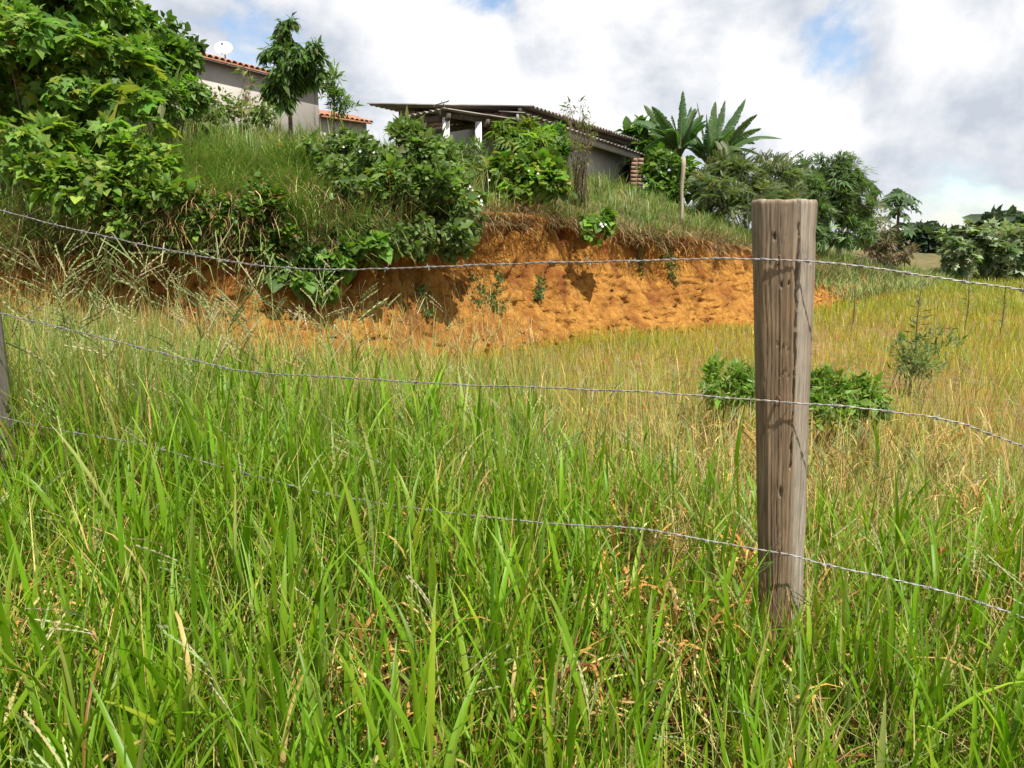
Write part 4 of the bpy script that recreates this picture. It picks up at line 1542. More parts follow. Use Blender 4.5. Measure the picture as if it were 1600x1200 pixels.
def banana(label, bpx, bpy_, bY, tips, seed):
    rs = np.random.RandomState(seed)
    b = on_hill(bpx, bY)
    crown = at(bpx, bpy_, bY)
    root = thing('banana_plant', b, label, 'banana plant', 'banana plants on the hill')
    mb = MB()
    mb.tube([np.array(b) + [0, 0, -.1], np.array(b) + [.02, 0, .5], np.array(V3(crown))], [.13, .11, .07], 10)
    mb.build('trunk', M['greenbark'], root, True)
    extra = [(bpx + 95 * math.sin(q) * rs.uniform(.5, .95), bpy_ - 92 * math.cos(q) * rs.uniform(.55, .95) , rs.uniform(-.8, .8), .45, .05 + .12 * abs(math.sin(q))) for q in rs.uniform(-1.35, 1.35, 9)]
    for (tx, ty, dy, w, arch) in list(tips) + extra:
        tip = V3(at(tx, ty, bY + dy))
        v, f, col, c = banana_leaf(V3(crown), tip, w * .76, arch * 1.25, rs, ragged=.8)
        lf = mk('leaf', v, f, M['leaf'], root, col, True)
        mb = MB()
        mb.tube(c, np.linspace(.028, .006, len(c)), 5)
        mb.build('midrib', M['greenbark'], lf, True)
    return root


banana('left banana plant with broad torn leaves behind the stake', 1062, 248, 24.0,
       [(1006, 164, .3, .5, .05), (1018, 166, -.6, .5, .08), (985, 192, .2, .55, .16), (1067, 141, .2, .5, .02), (1080, 166, .8, .45, .04), (1050, 180, -.8, .5, .08), (1003, 236, -.4, .55, .22), (1090, 170, -.8, .5, .06), (1035, 205, -1.0, .55, .18), (1022, 228, .5, .5, .2), (1088, 225, -.9, .5, .2)], 201)
banana('right banana plant with a wide fan of upright and arching leaves', 1108, 262, 24.3,
       [(1089, 160, .3, .45, .02), (1118, 158, .1, .55, .02), (1133, 156, .6, .5, .02), (1165, 154, .2, .62, .03), (1184, 178, -.3, .5, .06), (1190, 201, .2, .52, .10), (1222, 217, -.2, .5, .13), (1104, 178, -.9, .5, .05), (1148, 200, -.9, .55, .10), (1160, 235, -.6, .5, .22), (1075, 205, -.7, .5, .15), (1128, 215, -1.1, .5, .2), (1180, 225, .8, .5, .16)], 202)

shrub('round_bush', 'dense round bush below the left banana plant', 'bush', on_hill(1040, 21.5),
      [blob(1042, 264, 21.5, 42, .7, 20), blob(1020, 292, 21, 30, .5, 18), blob(1075, 275, 21.8, 26, .5, 18), blob(1060, 296, 21.2, 44, .5, 16)], 2400, T_OVAL, .14, [G_MID, G_BRIGHT, G_DARK], [4, 2, 3], 118, nclump=60, crad=.34, stems=6)
shrub('feathery_shrub', 'grey-green feathery shrub right of the banana plants', 'shrub', on_hill(1175, 21.5),
      [blob(1150, 272, 21.5, 46, .7, 20), blob(1205, 272, 21.6, 34, .6, 22), blob(1120, 296, 21, 44, .6, 20), blob(1185, 305, 21, 44, .6, 18), blob(1110, 318, 20.6, 40, .5, 14), blob(1170, 325, 20.6, 44, .5, 14), blob(1220, 320, 21, 40, .5, 18)], 2700, T_PIN, .24, [(.15, .19, .08), (.11, .16, .06), (.19, .21, .11)], [3, 3, 2], 119, nclump=70, crad=.32, stems=18, stem_r=.015, droop=.1)
shrub('willowy_tree', 'bushy dark green tree with fine leaves behind the big post', 'tree', on_hill(1285, 23.5),
      [blob(1265, 270, 23.5, 34, .8, 26), blob(1300, 285, 23.5, 50, .9, 36), blob(1255, 315, 23, 50, .8, 36), blob(1320, 325, 23.2, 46, .8, 30), blob(1285, 345, 22.8, 60, .7, 26), blob(1345, 305, 23.4, 24, .5, 24), blob(1330, 365, 23.2, 46, .6, 18), blob(1260, 365, 22.6, 40, .6, 14)], 4400, T_TUFT, .21, [(.08, .145, .045), (.11, .175, .06), (.14, .20, .08)], [3, 3, 2], 120, nclump=130, crad=.30, stems=16, stem_r=.02, droop=.3)
shrub('pale_tree', 'half-bare greyish tree at the right end of the slope', 'tree', on_hill(1368, 26),
      [blob(1362, 330, 26, 22, .5, 24), blob(1350, 350, 25.8, 26, .5, 20), blob(1380, 362, 26, 20, .5, 18)], 520, T_LANCE, .17, [(.2, .19, .13), (.13, .15, .08), (.22, .17, .11)], [3, 3, 2], 121, nclump=50, crad=.35, stems=36, stem_r=.016, bark='palebark', trunk=(V3(at(1362, 335, 26)), .05, .02))
shrub('dry_bush', 'brown leafless undergrowth at the foot of the papaya tree', 'bush', on_hill(1395, 26),
      [blob(1372, 375, 26, 28, .5, 18), blob(1402, 392, 26, 30, .5, 16), blob(1420, 400, 26, 18, .4, 10), blob(1360, 398, 26, 26, .5, 14)], 1500, T_LANCE, .17, [(.17, .12, .075), (.12, .12, .06), (.22, .17, .11)], [3, 2, 2], 122, nclump=50, crad=.36, stems=26, stem_r=.012, bark='palebark')

# a palm frond plume behind the willowy tree
root = thing('palm', on_hill(1330, 30), 'palm with one arching fringed frond behind the bushy tree', 'palm')
crown = np.array(V3(at(1318, 300, 30)))
mb = MB()
mb.tube([np.array(on_hill(1318, 30)) - [0, 0, .1], crown], [.12, .08], 8)
mb.build('trunk', M['palebark'], root, True)
rs = np.random.RandomState(77)
for (tx, ty, h_) in [(1374, 296, .35), (1360, 282, .3), (1340, 262, .2), (1300, 262, .2), (1372, 318, .45)]:
    tip = np.array(V3(at(tx, ty, 30 + rs.uniform(-.5, .5))))
    t = np.linspace(0, 1, 18)
    c = crown + (tip - crown) * t[:, None]
    c[:, 2] += h_ * np.sin(np.pi * t)
    n = 90
    k = rs.uniform(.2, 1, n)
    pos = np.column_stack([np.interp(k, t, c[:, q]) for q in range(3)])
    yd = rs.normal(0, .35, (n, 3)) + (tip - crown) * .3
    yd[:, 2] -= 1.0
    v, f = scatter(*t_lance(.06, .1), pos, frames(yd, rs.normal(0, 1, (n, 3))), rs.uniform(.3, .5, n))
    lf = mk('frond', v, f, M['leaf'], root, np.repeat(palette(n, [(.10, .14, .08), (.08, .12, .06)], [1, 1], .1, rs), 5, 0))
    mb = MB()
    mb.tube(c, np.linspace(.03, .008, len(c)), 5)
    mb.build('rachis', M['greenbark'], lf, True)

# papaya tree
rs = np.random.RandomState(88)
pb_ = on_hill(1406, 29.0)
root = thing('papaya_tree', pb_, 'slim papaya tree with an umbrella of big leaves against the sky', 'papaya tree')
pt = np.array(V3(at(1405, 318, 29.0)))
mb = MB()
mb.tube([np.array(pb_) - [0, 0, .1], (np.array(pb_) + pt) / 2 + [.03, 0, 0], pt], [.06, .05, .045], 9)
mb.build('trunk', M['bark'], root, True)
br = np.array(V3(at(1412, 362, 28.9)))
mb = MB()
mb.tube([np.array(V3(at(1406, 375, 29.0))), np.array(V3(at(1412, 368, 28.9))), br], [.04, .03, .02], 6)
mb.build('side_shoot', M['bark'], root, True)
PAP = t_palmate(7, 150, .20, .18)
pm = [mesh_data('leaf', PAP[0], PAP[1], M['leaf'], np.tile(c, (len(PAP[0]), 1))) for c in ((.06, .115, .035), (.09, .15, .05), (.045, .09, .028))]
tops = [(1385, 312), (1392, 306), (1400, 300), (1408, 299), (1416, 303), (1424, 306), (1432, 312), (1396, 318), (1412, 313), (1420, 318), (1428, 322), (1388, 323), (1404, 309), (1400, 330), (1432, 328), (1394, 336), (1415, 338), (1383, 318), (1390, 314), (1406, 304), (1412, 306), (1422, 312), (1418, 324), (1408, 322), (1398, 312), (1426, 316)]
lows = [(1418, 355), (1426, 352), (1432, 356), (1412, 350), (1420, 362), (1404, 352)]
for k, (tx, ty) in enumerate(tops + lows):
    src = pt if k < len(tops) else br
    p = np.array(V3(at(tx, ty, 29.0 + rs.uniform(-.5, .5))))
    d = p - src
    R = frames((d * [1, 1, .2] + [0, 0, -.25])[None], np.array([[d[0] * .3, -.5, 1.0]]))[0] * .36
    o = bpy.data.objects.new('leaf', pm[k % 3])
    COL.objects.link(o)
    o.parent = root
    o.matrix_local = Matrix([[*R[i], p[i] - pb_[i]] for i in range(3)] + [[0, 0, 0, 1]])
    mb = MB()
    mb.tube([src + [0, 0, -.05], (src + p) / 2 + [0, 0, .08], p], [.012, .009, .006], 5)
    mb.build('stalk', M['greenbark'], root, True)

# right edge
def on_field(px, Y, dz=0.0):
    x = at(px, 400, Y).x
    return (x, Y, fz(x, Y) + dz)


shrub('silvery_shrub', 'big silvery green shrub with broad leaves at the right edge of the field', 'shrub', on_field(1545, 32),
      [blob(1545, 385, 32, 55, .9, 34), blob(1500, 400, 31.7, 36, .7, 24), blob(1585, 395, 31.7, 50, .8, 34), blob(1550, 362, 32.2, 40, .7, 18), blob(1640, 390, 32.2, 60, .9, 40), blob(1490, 372, 32.1, 22, .4, 14)],
      5000, T_LOBED, .25, [(.23, .28, .17), (.15, .21, .09), (.10, .17, .05), (.32, .36, .26)], [4, 3, 3, 2], 123, nclump=110, crad=.3, singles=150, stems=24, stem_r=.03, shell=.4)
for q, (px_, py_, Y_, r1, r2, lab, sd_) in enumerate([
        (1440, 378, 75, 26, 20, 'dark distant tree between the papaya tree and the silvery shrub', 131),
        (1480, 378, 80, 22, 14, 'dark distant tree low behind the left end of the silvery shrub', 132),
        (1562, 352, 70, 22, 16, 'dark distant treetop just over the silvery shrub', 133),
        (1612, 372, 60, 28, 30, 'dark distant tree cut off by the right edge of the picture', 134),
        (1388, 382, 85, 26, 14, 'dark distant tree low behind the papaya trunk', 135),
        (1520, 376, 85, 24, 16, 'dark distant tree hidden mostly by the middle of the silvery shrub', 136)]):
    b = on_field(px_, Y_)
    shrub('distant_tree', lab, 'tree', b, [blob(px_, py_, Y_, r1, None, r2), blob(px_ - 8, py_ + 14, Y_, r1 * .9, None, r2 * .7)], 2200, T_SMALL, .65, [(.035, .058, .032), (.048, .075, .04)], [1, 1], sd_, nclump=70, crad=.34, stems=5, trunk=(V3(at(px_, py_, Y_)), .35, .15), group='dark trees beyond the field', stem_r=.1)
shrub('antenna_weed', 'tall dry weed spike rising above the silvery shrub', 'weed', on_field(1553, 33.5),
      [blob(1553, 330, 33.5, 3, .05, 8), blob(1553, 345, 33.5, 5, .08, 8)], 24, T_LANCE, .08, [(.2, .17, .1)], [1], 124, nclump=8, crad=.4, stems=4, stem_r=.010)


def upright_weed(label, px_, ytop, Y, n, seed, lsize=.10, cols=((.05, .09, .025), (.08, .10, .04)), side_n=5):
    rs = np.random.RandomState(seed)
    b = np.array(on_field(px_, Y))
    tip = np.array(V3(at(px_, ytop, Y)))
    root = thing('upright_weed', tuple(b), label, 'weed')
    t = np.linspace(0, 1, 12)
    c = b + (tip - b) * t[:, None] + np.column_stack([.02 * np.sin(t * 7), .02 * np.cos(t * 5), 0 * t])
    mb = MB()
    mb.tube(c, np.linspace(.012, .003, 12), 6)
    mb.build('stem', M['bark'], root, True)
    k = rs.uniform(.15, 1, n)
    pos = np.column_stack([np.interp(k, t, c[:, q]) for q in range(3)])
    a = rs.uniform(0, 6.28, n)
    yd = np.column_stack([np.cos(a), np.sin(a), rs.uniform(-.05, .5, n)])
    sc = lsize * (.8 - .35 * k) * rs.uniform(.4, 1.4, n)
    v, f = scatter(*t_lance(.085, -.12), pos, frames(yd, np.tile([0, 0, 1.0], (n, 1)) + rs.normal(0, .2, (n, 3))), sc)
    mk('foliage', v, f, M['leaf'], root, np.repeat(palette(n, cols, [1] * len(cols), .15, rs), 5, 0))
    return root


upright_weed('tall upright weed standing alone in the yellow field right of the post', 1442, 432, 8.2, 56, 401, .27, ((.045, .08, .022), (.07, .10, .03)))
upright_weed('small weed beside the foot of the earth bank near the post', 1340, 424, 14.0, 24, 402, .26, ((.10, .15, .045), (.13, .17, .05)))
upright_weed('faint weed in the far field under the silvery shrub', 1520, 402, 14.5, 36, 403, .26, ((.11, .16, .05), (.14, .19, .06)))
upright_weed('thin weed at the right edge of the far field', 1577, 404, 13.5, 36, 404, .26, ((.11, .16, .05), (.14, .19, .06)))
shrub('weed_clump', 'dark weed clump around the foot of the tall upright weed', 'weed', on_field(1440, 8.1),
      [blob(1410, 545, 8.1, 24, .25, 18), blob(1465, 535, 8.2, 34, .25, 20), blob(1440, 565, 8.0, 46, .25, 22)], 900, T_LANCE, .06, [(.10, .17, .05), (.14, .20, .07), (.19, .22, .08)], [3, 2, 2], 125, nclump=40, crad=.4, stems=14, stem_r=.006, droop=-.4)
GW = [((.06, .15, .02), (.08, .17, .03)), ]
shrub('green_weed', 'bright green leafy weed just left of the big post', 'weed', on_field(1140, 5.6),
      [blob(1135, 590, 5.6, 40, .2, 26), blob(1165, 610, 5.5, 26, .2, 30), blob(1115, 612, 5.5, 24, .2, 22)], 2200, t_lance(.17, .3), .05, [(.14, .25, .03), (.19, .28, .05), (.11, .20, .03)], [2, 2, 1], 126, nclump=50, crad=.36, stems=14, stem_r=.005, droop=-.2)
shrub('green_weed', 'bright green leafy weed just right of the big post', 'weed', on_field(1310, 5.2),
      [blob(1295, 610, 5.2, 36, .2, 26), blob(1335, 620, 5.2, 44, .22, 26), blob(1300, 640, 5.0, 44, .2, 22), blob(1370, 632, 5.2, 22, .2, 18)], 2800, t_lance(.17, .3), .05, [(.14, .25, .03), (.19, .28, .05), (.11, .20, .03)], [2, 2, 1], 127, nclump=60, crad=.36, stems=16, stem_r=.005, droop=-.2)

# ------------------------------------------------------------------ grass
rs = np.random.RandomState(500)
GREENS = [(.155, .29, .006), (.115, .235, .006), (.215, .325, .015), (.25, .31, .07)]
STRAW = [(.46, .31, .10), (.40, .22, .055), (.54, .40, .16), (.32, .16, .04)]
FIELDC = [(.31, .34, .028), (.22, .31, .025), (.45, .36, .045), (.47, .35, .065), (.38, .27, .035)]


def green_edge(x, y):
    """1 inside the lush green belt near the fence, 0 in the yellow field"""
    lim = 4.2 - np.where(x > 0, 0.6, 0.3) * x + 0.9 * vnoise(x * .8, y * .8, seed=71)
    return 1 - sstep(-1.2, .7, y - lim)


def tallness(x, y):
    return 1.0 + 0.22 * sstep(.5, -.9, x) * sstep(1.2, 2.0, y) + 0.12 * sstep(-0.3, -2.2, x) * sstep(1.6, 3.0, y) + 0.18 * vnoise(x * 1.3, y * 1.3, seed=72)


# tillers: stems that carry broad leaves
nT = 16500
y = 0.5 + (6.3 - 0.5) * rs.rand(nT) ** 0.8
x = frustum_x(y, nT, rs, .8)
clump = 0.5 + 0.5 * fbm(x * 2.2, y * 2.2, seed=73, octv=2)
keep = (rs.rand(nT) < green_edge(x, y)) & (rs.rand(nT) < 0.25 + 0.9 * clump)
dpost = np.hypot(x - px0, y - PY)
keep &= (dpost > .10)
x, y = x[keep], y[keep]
x = np.concatenate([x, px0 + rs.uniform(-.26, .26, 90)])
y = np.concatenate([y, rs.uniform(1.75, 2.08, 90)])
nT = len(x)
hm = tallness(x, y) * np.where((np.abs(x - px0) < .12) & (y < PY) & (y > 1.2), .9, 1.0)
th = rs.uniform(.16, .46, nT) * hm
taz = rs.uniform(0, 2 * np.pi, nT)
tl = np.abs(rs.normal(0, .16, nT))
taz = np.where(rs.rand(nT) < .35, np.pi + rs.normal(0, .5, nT), taz)
base = np.column_stack([x, y, field_z(x, y) - .02])
near = Pile()
v, f, tc_, cl = blades(base, th * 1.05, np.full(nT, .0042), taz, tl, rs.normal(.1, .1, nT), seg=3, belly=1.0, taper=.9)
near.add(v, f, blade_cols(palette(nT, [(.12, .17, .03), (.16, .17, .05), (.25, .19, .08)], [4, 2, 1.5], .15, rs), tc_))
for lv in range(5):
    k = rs.rand(nT) < (1.0, .95, .9, .8, .55)[lv]
    fr = np.clip(rs.normal((.97, .80, .60, .40, .2)[lv], .06, nT), .03, 1.0)
    i0 = np.clip((fr * 3).astype(int), 0, 2)
    w_ = fr * 3 - i0
    b_ = cl[np.arange(nT), i0] * (1 - w_)[:, None] + cl[np.arange(nT), i0 + 1] * w_[:, None]
    L = rs.uniform(.16, .40, nT) * (1.0 if lv else .85) * np.sqrt(hm)
    az = taz + rs.normal(0, 1.1, nT) + np.pi * (lv % 2)
    W = np.where(rs.rand(nT) < .45, rs.uniform(.005, .010, nT), rs.uniform(.010, .021, nT)) * (.75 + .25 * np.clip(L / .3, 0, 1.3))
    ln = np.abs(rs.normal(.30 if lv else .16, .17, nT))
    cu = np.abs(rs.normal(.40, .38, nT))
    col = palette(nT, GREENS, [5, 4, 2.4, .7], .15, rs)
    dead = rs.rand(nT) < (.03, .05, .10, .22, .45)[lv]
    col[dead] = palette(int(dead.sum()), STRAW, [3, 3, 2, 2], .2, rs)
    cu[dead] += rs.uniform(.5, 2.2, int(dead.sum()))
    W[dead] *= .6
    for near_lod in (True, False):
        q = k & ((b_[:, 1] < 3.3) == near_lod)
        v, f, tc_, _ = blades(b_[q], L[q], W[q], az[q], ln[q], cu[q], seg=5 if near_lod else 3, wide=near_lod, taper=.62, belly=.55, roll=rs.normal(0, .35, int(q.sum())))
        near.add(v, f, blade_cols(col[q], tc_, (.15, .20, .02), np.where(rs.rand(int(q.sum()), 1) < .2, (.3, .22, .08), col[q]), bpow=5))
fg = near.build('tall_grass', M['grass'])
tag(fg, 'lush broad-bladed green grass filling the foreground around the fence', 'grass', kind='stuff')

# thin wiry stalks and straw in the foreground, curled dead leaves
thin = Pile()
n = 22000
y = 0.5 + 6.5 * rs.rand(n) ** .75
x = frustum_x(y, n, rs, .8)
k = rs.rand(n) < .35 + .65 * sstep(-.2, .5, fbm(x * 1.1, y * 1.1, seed=74, octv=2)) * 1.0
x, y = x[k], y[k]
n = len(x)
hm = tallness(x, y)
L = rs.uniform(.3, .72, n) * hm
col = palette(n, [(.24, .28, .04), (.38, .29, .08), (.50, .36, .13), (.18, .26, .025)], [3, 3, 3, 3], .18, rs)
lush_ = rs.rand(n) < .6 * sstep(.9, -.2, x) * sstep(5.0, 3.5, y)
col[lush_] = palette(int(lush_.sum()), [(.15, .26, .03), (.20, .28, .06)], [1, 1], .15, rs)
v, f, tc_, _ = blades(np.column_stack([x, y, field_z(x, y) - .02]), L, rs.uniform(.0022, .0055, n), rs.uniform(0, 6.28, n), np.abs(rs.normal(.14, .16, n)), np.abs(rs.normal(.5, .7, n)), seg=4, belly=.9)
thin.add(v, f, blade_cols(col, tc_, (.22, .19, .07)))
n = 5500                                             # more straw to the right of the post
y = 1.5 + 3.4 * rs.rand(n)
x = .55 + rs.rand(n) * (.72 * y + .3 - .55)
L = rs.uniform(.25, .6, n)
v, f, tc_, _ = blades(np.column_stack([x, y, field_z(x, y) - .02]), L, rs.uniform(.0025, .0055, n), rs.uniform(0, 6.28, n), np.abs(rs.normal(.18, .2, n)), np.abs(rs.normal(.7, .8, n)), seg=4, belly=.9)
thin.add(v, f, blade_cols(palette(n, [(.46, .35, .16), (.38, .27, .10), (.27, .31, .10), (.20, .28, .06)], [3, 3, 3, 2], .18, rs), tc_))
n = 12500                                            # dead curled leaves low in the sward
y = 0.5 + 5.2 * rs.rand(n) ** .7
x = frustum_x(y, n, rs, .8)
k = rs.rand(n) < .12 + .95 * sstep(.05, .6, fbm(x * 1.4 + 3, y * 1.4, seed=75, octv=2))
x, y = x[k], y[k]
n = len(x)
col = palette(n, STRAW + [(.17, .07, .03)], [3, 3, 2, 2, 1.5], .22, rs)
v, f, tc_, _ = blades(np.column_stack([x, y, field_z(x, y) + rs.uniform(0, .28, n)]), rs.uniform(.10, .30, n), rs.uniform(.006, .014, n), rs.uniform(0, 6.28, n), rs.uniform(.2, 1.4, n), rs.uniform(.6, 3.4, n), seg=6, taper=.7, belly=.6, roll=rs.normal(0, .8, n))
thin.add(v, f, blade_cols(col, tc_))
n = 90                                               # dry tuft at the foot of the post
a = rs.uniform(0, 6.28, n)
x, y = px0 - .07 + .05 * np.cos(a), PY - .10 + .04 * np.sin(a)
v, f, tc_, _ = blades(np.column_stack([x, y, field_z(x, y)]), rs.uniform(.25, .62, n), rs.uniform(.003, .006, n), rs.uniform(0, 6.28, n), np.abs(rs.normal(.1, .1, n)), np.abs(rs.normal(.4, .6, n)), seg=6, belly=.8)
thin.add(v, f, blade_cols(palette(n, STRAW, [3, 3, 2, 3], .2, rs), tc_))
spots = [(975, 900), (930, 960), (1010, 830), (690, 900), (650, 870), (720, 720), (60, 1010), (150, 960), (110, 1090), (1090, 1010), (1180, 900), (850, 1120), (560, 1100), (1500, 780), (1540, 900)]
cen = []
for (sx_, sy_) in spots:
    a_ = at(sx_, sy_, 1.0) - Vector((0, 0, CAMZ))
    t_ = (CAMZ - .22) / -a_.z
    cen.append((a_.x * t_, a_.y * t_))
cen = np.array(cen)
n = 2600
k = rs.randint(0, len(cen), n)
x, y = cen[k, 0] + rs.normal(0, .075, n), cen[k, 1] + rs.normal(0, .07, n)
v, f, tc_, _ = blades(np.column_stack([x, y, field_z(x, y) + rs.uniform(.02, .34, n)]), rs.uniform(.10, .32, n), rs.uniform(.006, .015, n), rs.uniform(0, 6.28, n), rs.uniform(.0, 1.4, n), rs.uniform(.6, 4.2, n), seg=6, taper=.7, belly=.6, roll=rs.normal(0, .8, n))
thin.add(v, f, blade_cols(palette(n, STRAW + [(.20, .08, .03)], [3, 3, 2, 3, 1.5], .22, rs), tc_))
dg = thin.build('dry_grass', M['dry'])
tag(dg, 'dry straw stalks and curled dead leaves mixed into the foreground grass', 'dry grass', kind='stuff')

# seed heads: thin stems that carry two to five bristly spikes
def raceme(n=12, w=.024):
    v, f = [], []
    for k in range(n):
        t = k / n
        s = 1 if k % 2 else -1
        z = -.16 * t * t
        b = len(v)
        v += [(0, t, z), (s * w, t + .05, z + .012), (s * w * .7, t + .13, z - .01), (0, t + .12, z - .02)]
        f += [(b, b + 1, b + 2), (b, b + 2, b + 3)]
    for k in range(3):
        b = len(v)
        t0, t1 = k / 3, (k + 1) / 3
        v += [(-.015, t0, -.16 * t0 * t0), (.015, t0, -.16 * t0 * t0), (.013, t1, -.16 * t1 * t1), (-.013, t1, -.16 * t1 * t1)]
        f += [(b, b + 1, b + 2), (b, b + 2, b + 3)]
    return np.array(v, float), np.array(f)


RAC = raceme()
seedp = Pile()


def seed_stalks(x, y, L, seedv, spikes=(2, 5), size=(.06, .11), cols=((.26, .31, .13), (.34, .31, .16), (.20, .27, .09))):
    r = np.random.RandomState(seedv)
    n = len(x)
    az = np.where(r.rand(n) < .25, np.pi + r.normal(0, .7, n), r.uniform(0, 6.28, n))
    v, f, tc_, c = blades(np.column_stack([x, y, field_z(x, y) - .02]), L, r.uniform(.0022, .0034, n), az, np.abs(r.normal(.12, .10, n)), np.abs(r.normal(.22, .22, n)), seg=5, belly=1.0, taper=.9)
    scol = palette(n, [(.24, .29, .09), (.36, .31, .13), (.19, .26, .06)], [3, 2, 2], .15, r)
    seedp.add(v, f, blade_cols(scol, tc_))
    for q in range(spikes[1]):
        k = r.rand(n) < (1.0 if q < spikes[0] else .6)
        m = int(k.sum())
        fr = r.uniform(.0, 1.0, m) * .16
        p = c[k, 5] + (c[k, 4] - c[k, 5]) * (fr * 5 * .9)[:, None]
        tg = c[k, 5] - c[k, 4]
        tg /= np.linalg.norm(tg, axis=1)[:, None]
        a = az[k] + r.normal(0, .55, m)
        yd = np.column_stack([np.cos(a), np.sin(a), r.normal(.2, .25, m)]) * .8 + tg * 1.0
        v, f = scatter(*RAC, p, frames(yd, np.tile([0, 0, 1.0], (m, 1)) + r.normal(0, .5, (m, 3))), r.uniform(*size, m))
        seedp.add(v, f, np.repeat(palette(m, cols, [3, 2, 2], .15, r), len(RAC[0]), 0))


n = 330
y = 1.0 + 5.0 * rs.rand(n) ** .8
x = frustum_x(y, n, rs, .6)
seed_stalks(x, y, rs.uniform(.42, .78, n) * tallness(x, y), 801)
n = 170                                             # tall seeding stand in front of the left bank
y = rs.uniform(3.2, 6.4, n)
x = -y * rs.uniform(.18, .78, n) ** 1.0
seed_stalks(x, y, rs.uniform(.75, 1.38, n), 802, spikes=(2, 5), size=(.11, .20), cols=((.23, .27, .11), (.32, .28, .15), (.18, .23, .08)))
n = 120
y = rs.uniform(3.0, 7.0, n)
x = rs.uniform(-.18, .65, n) * y
seed_stalks(x, y, rs.uniform(.4, .75, n), 803)
n = 34                                              # a few lone tall stalks against the bank
y = rs.uniform(2.8, 4.2, n)
x = rs.uniform(-.32, -.02, n) * y
seed_stalks(x, y, rs.uniform(.95, 1.3, n), 804, spikes=(0, 2), cols=((.5, .38, .2), (.42, .32, .17), (.35, .29, .15)))
sg = seedp.build('seeding_grass', M['dry'])
tag(sg, 'thin grass stalks with bristly seed spikes standing above the grass', 'grass', kind='stuff')

# left stand of tall pale grass between the fence and the bank
lp_ = Pile()
n = 26000
y = rs.uniform(3.0, 8.2, n)
x = -y * (rs.rand(n) ** .9 * .86 - .06)
sb, _ = side(x, y, BASEc)
k = (sb < .15)
x, y = x[k], y[k]
n = len(x)
den = sstep(-.06, -.42, x / y)
L = (rs.uniform(.35, .70, n) + .55 * sstep(-.32, -.52, x / y) * rs.rand(n)) * (1 - (.5 - .25 * den) * sstep(4.6, 6.6, y))
col = palette(n, [(.20, .27, .06), (.28, .30, .09), (.42, .33, .12), (.16, .25, .035), (.44, .29, .09)], [4, 3, 2, 3, 1.5], .16, rs)
v, f, tc_, _ = blades(np.column_stack([x, y, field_z(x, y) - .02]), L, rs.uniform(.004, .009, n), rs.uniform(0, 6.28, n), np.abs(rs.normal(.12, .14, n)), np.abs(rs.normal(.4, .4, n)), seg=4, belly=.8)
lp_.add(v, f, blade_cols(col, tc_, (.22, .20, .08)))
# the verges of the lush belt, to either side
n = 17000
y = .2 + 6.3 * rs.rand(n)
x = rs.choice([-1, 1], n) * (.72 * y + .55 + 1.9 * rs.rand(n) ** 1.2)
k = rs.rand(n) < np.maximum(green_edge(x, y), .04)
x, y = x[k], y[k]
n = len(x)
v, f, tc_, _ = blades(np.column_stack([x, y, field_z(x, y) - .02]), rs.uniform(.3, .7, n), rs.uniform(.008, .016, n), rs.uniform(0, 6.28, n), np.abs(rs.normal(.15, .15, n)), np.abs(rs.normal(.5, .4, n)), seg=3, belly=.7)
lp_.add(v, f, blade_cols(palette(n, GREENS + [(.36, .30, .12)], [5, 4, 3, 1, 1.5], .16, rs), tc_, (.2, .22, .07)))
# the yellow field
n = 142000
y = 3.0 + 33 * rs.rand(n) ** 1.35
x = frustum_x(y, n, rs, 1.6)
sb, _ = side(x, y, BASEc)
ge = green_edge(x, y)
k = (sb < -.05 + .25 * rs.rand(n)) & (rs.rand(n) > ge * .75) & ~((x < -.3 * y) & (rs.rand(n) < .4))
x, y, sb = x[k], y[k], sb[k]
n = len(x)
patch = fbm(x * .55, y * .32, seed=81, octv=3)
bare = fbm(x * .9 + 7, y * .5, seed=82, octv=2)
k = rs.rand(n) < 1 - .55 * sstep(.25, .8, bare)
x, y, patch, sb = x[k], y[k], patch[k], sb[k]
n = len(x)
wk = sstep(-.6, .7, patch + rs.normal(0, .45, n))
cA = palette(n, [FIELDC[0], FIELDC[1], (.11, .17, .03)], [4, 4, 2], .15, rs)
cB = palette(n, [FIELDC[2], FIELDC[3], FIELDC[4], FIELDC[0]], [4, 4, 2, 2], .15, rs)
pickB = rs.rand(n) < wk * .62
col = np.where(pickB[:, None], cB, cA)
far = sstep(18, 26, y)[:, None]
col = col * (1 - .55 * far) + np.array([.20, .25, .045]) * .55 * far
L = rs.uniform(.14, .36, n) * (1 + .3 * vnoise(x * .7, y * .7, seed=83)) * (1 - .45 * sstep(-.8, .0, sb))
W = rs.uniform(.0032, .0058, n) * np.maximum(1, y / 6.5)
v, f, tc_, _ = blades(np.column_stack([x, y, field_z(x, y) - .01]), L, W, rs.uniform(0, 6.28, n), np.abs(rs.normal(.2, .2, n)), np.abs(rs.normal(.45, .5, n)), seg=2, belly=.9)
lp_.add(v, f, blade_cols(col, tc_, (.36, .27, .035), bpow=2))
fgz = lp_.build('field_grass', M['grass'])
tag(fgz, 'fine yellow-green grass covering the field behind the fence', 'grass', kind='stuff')

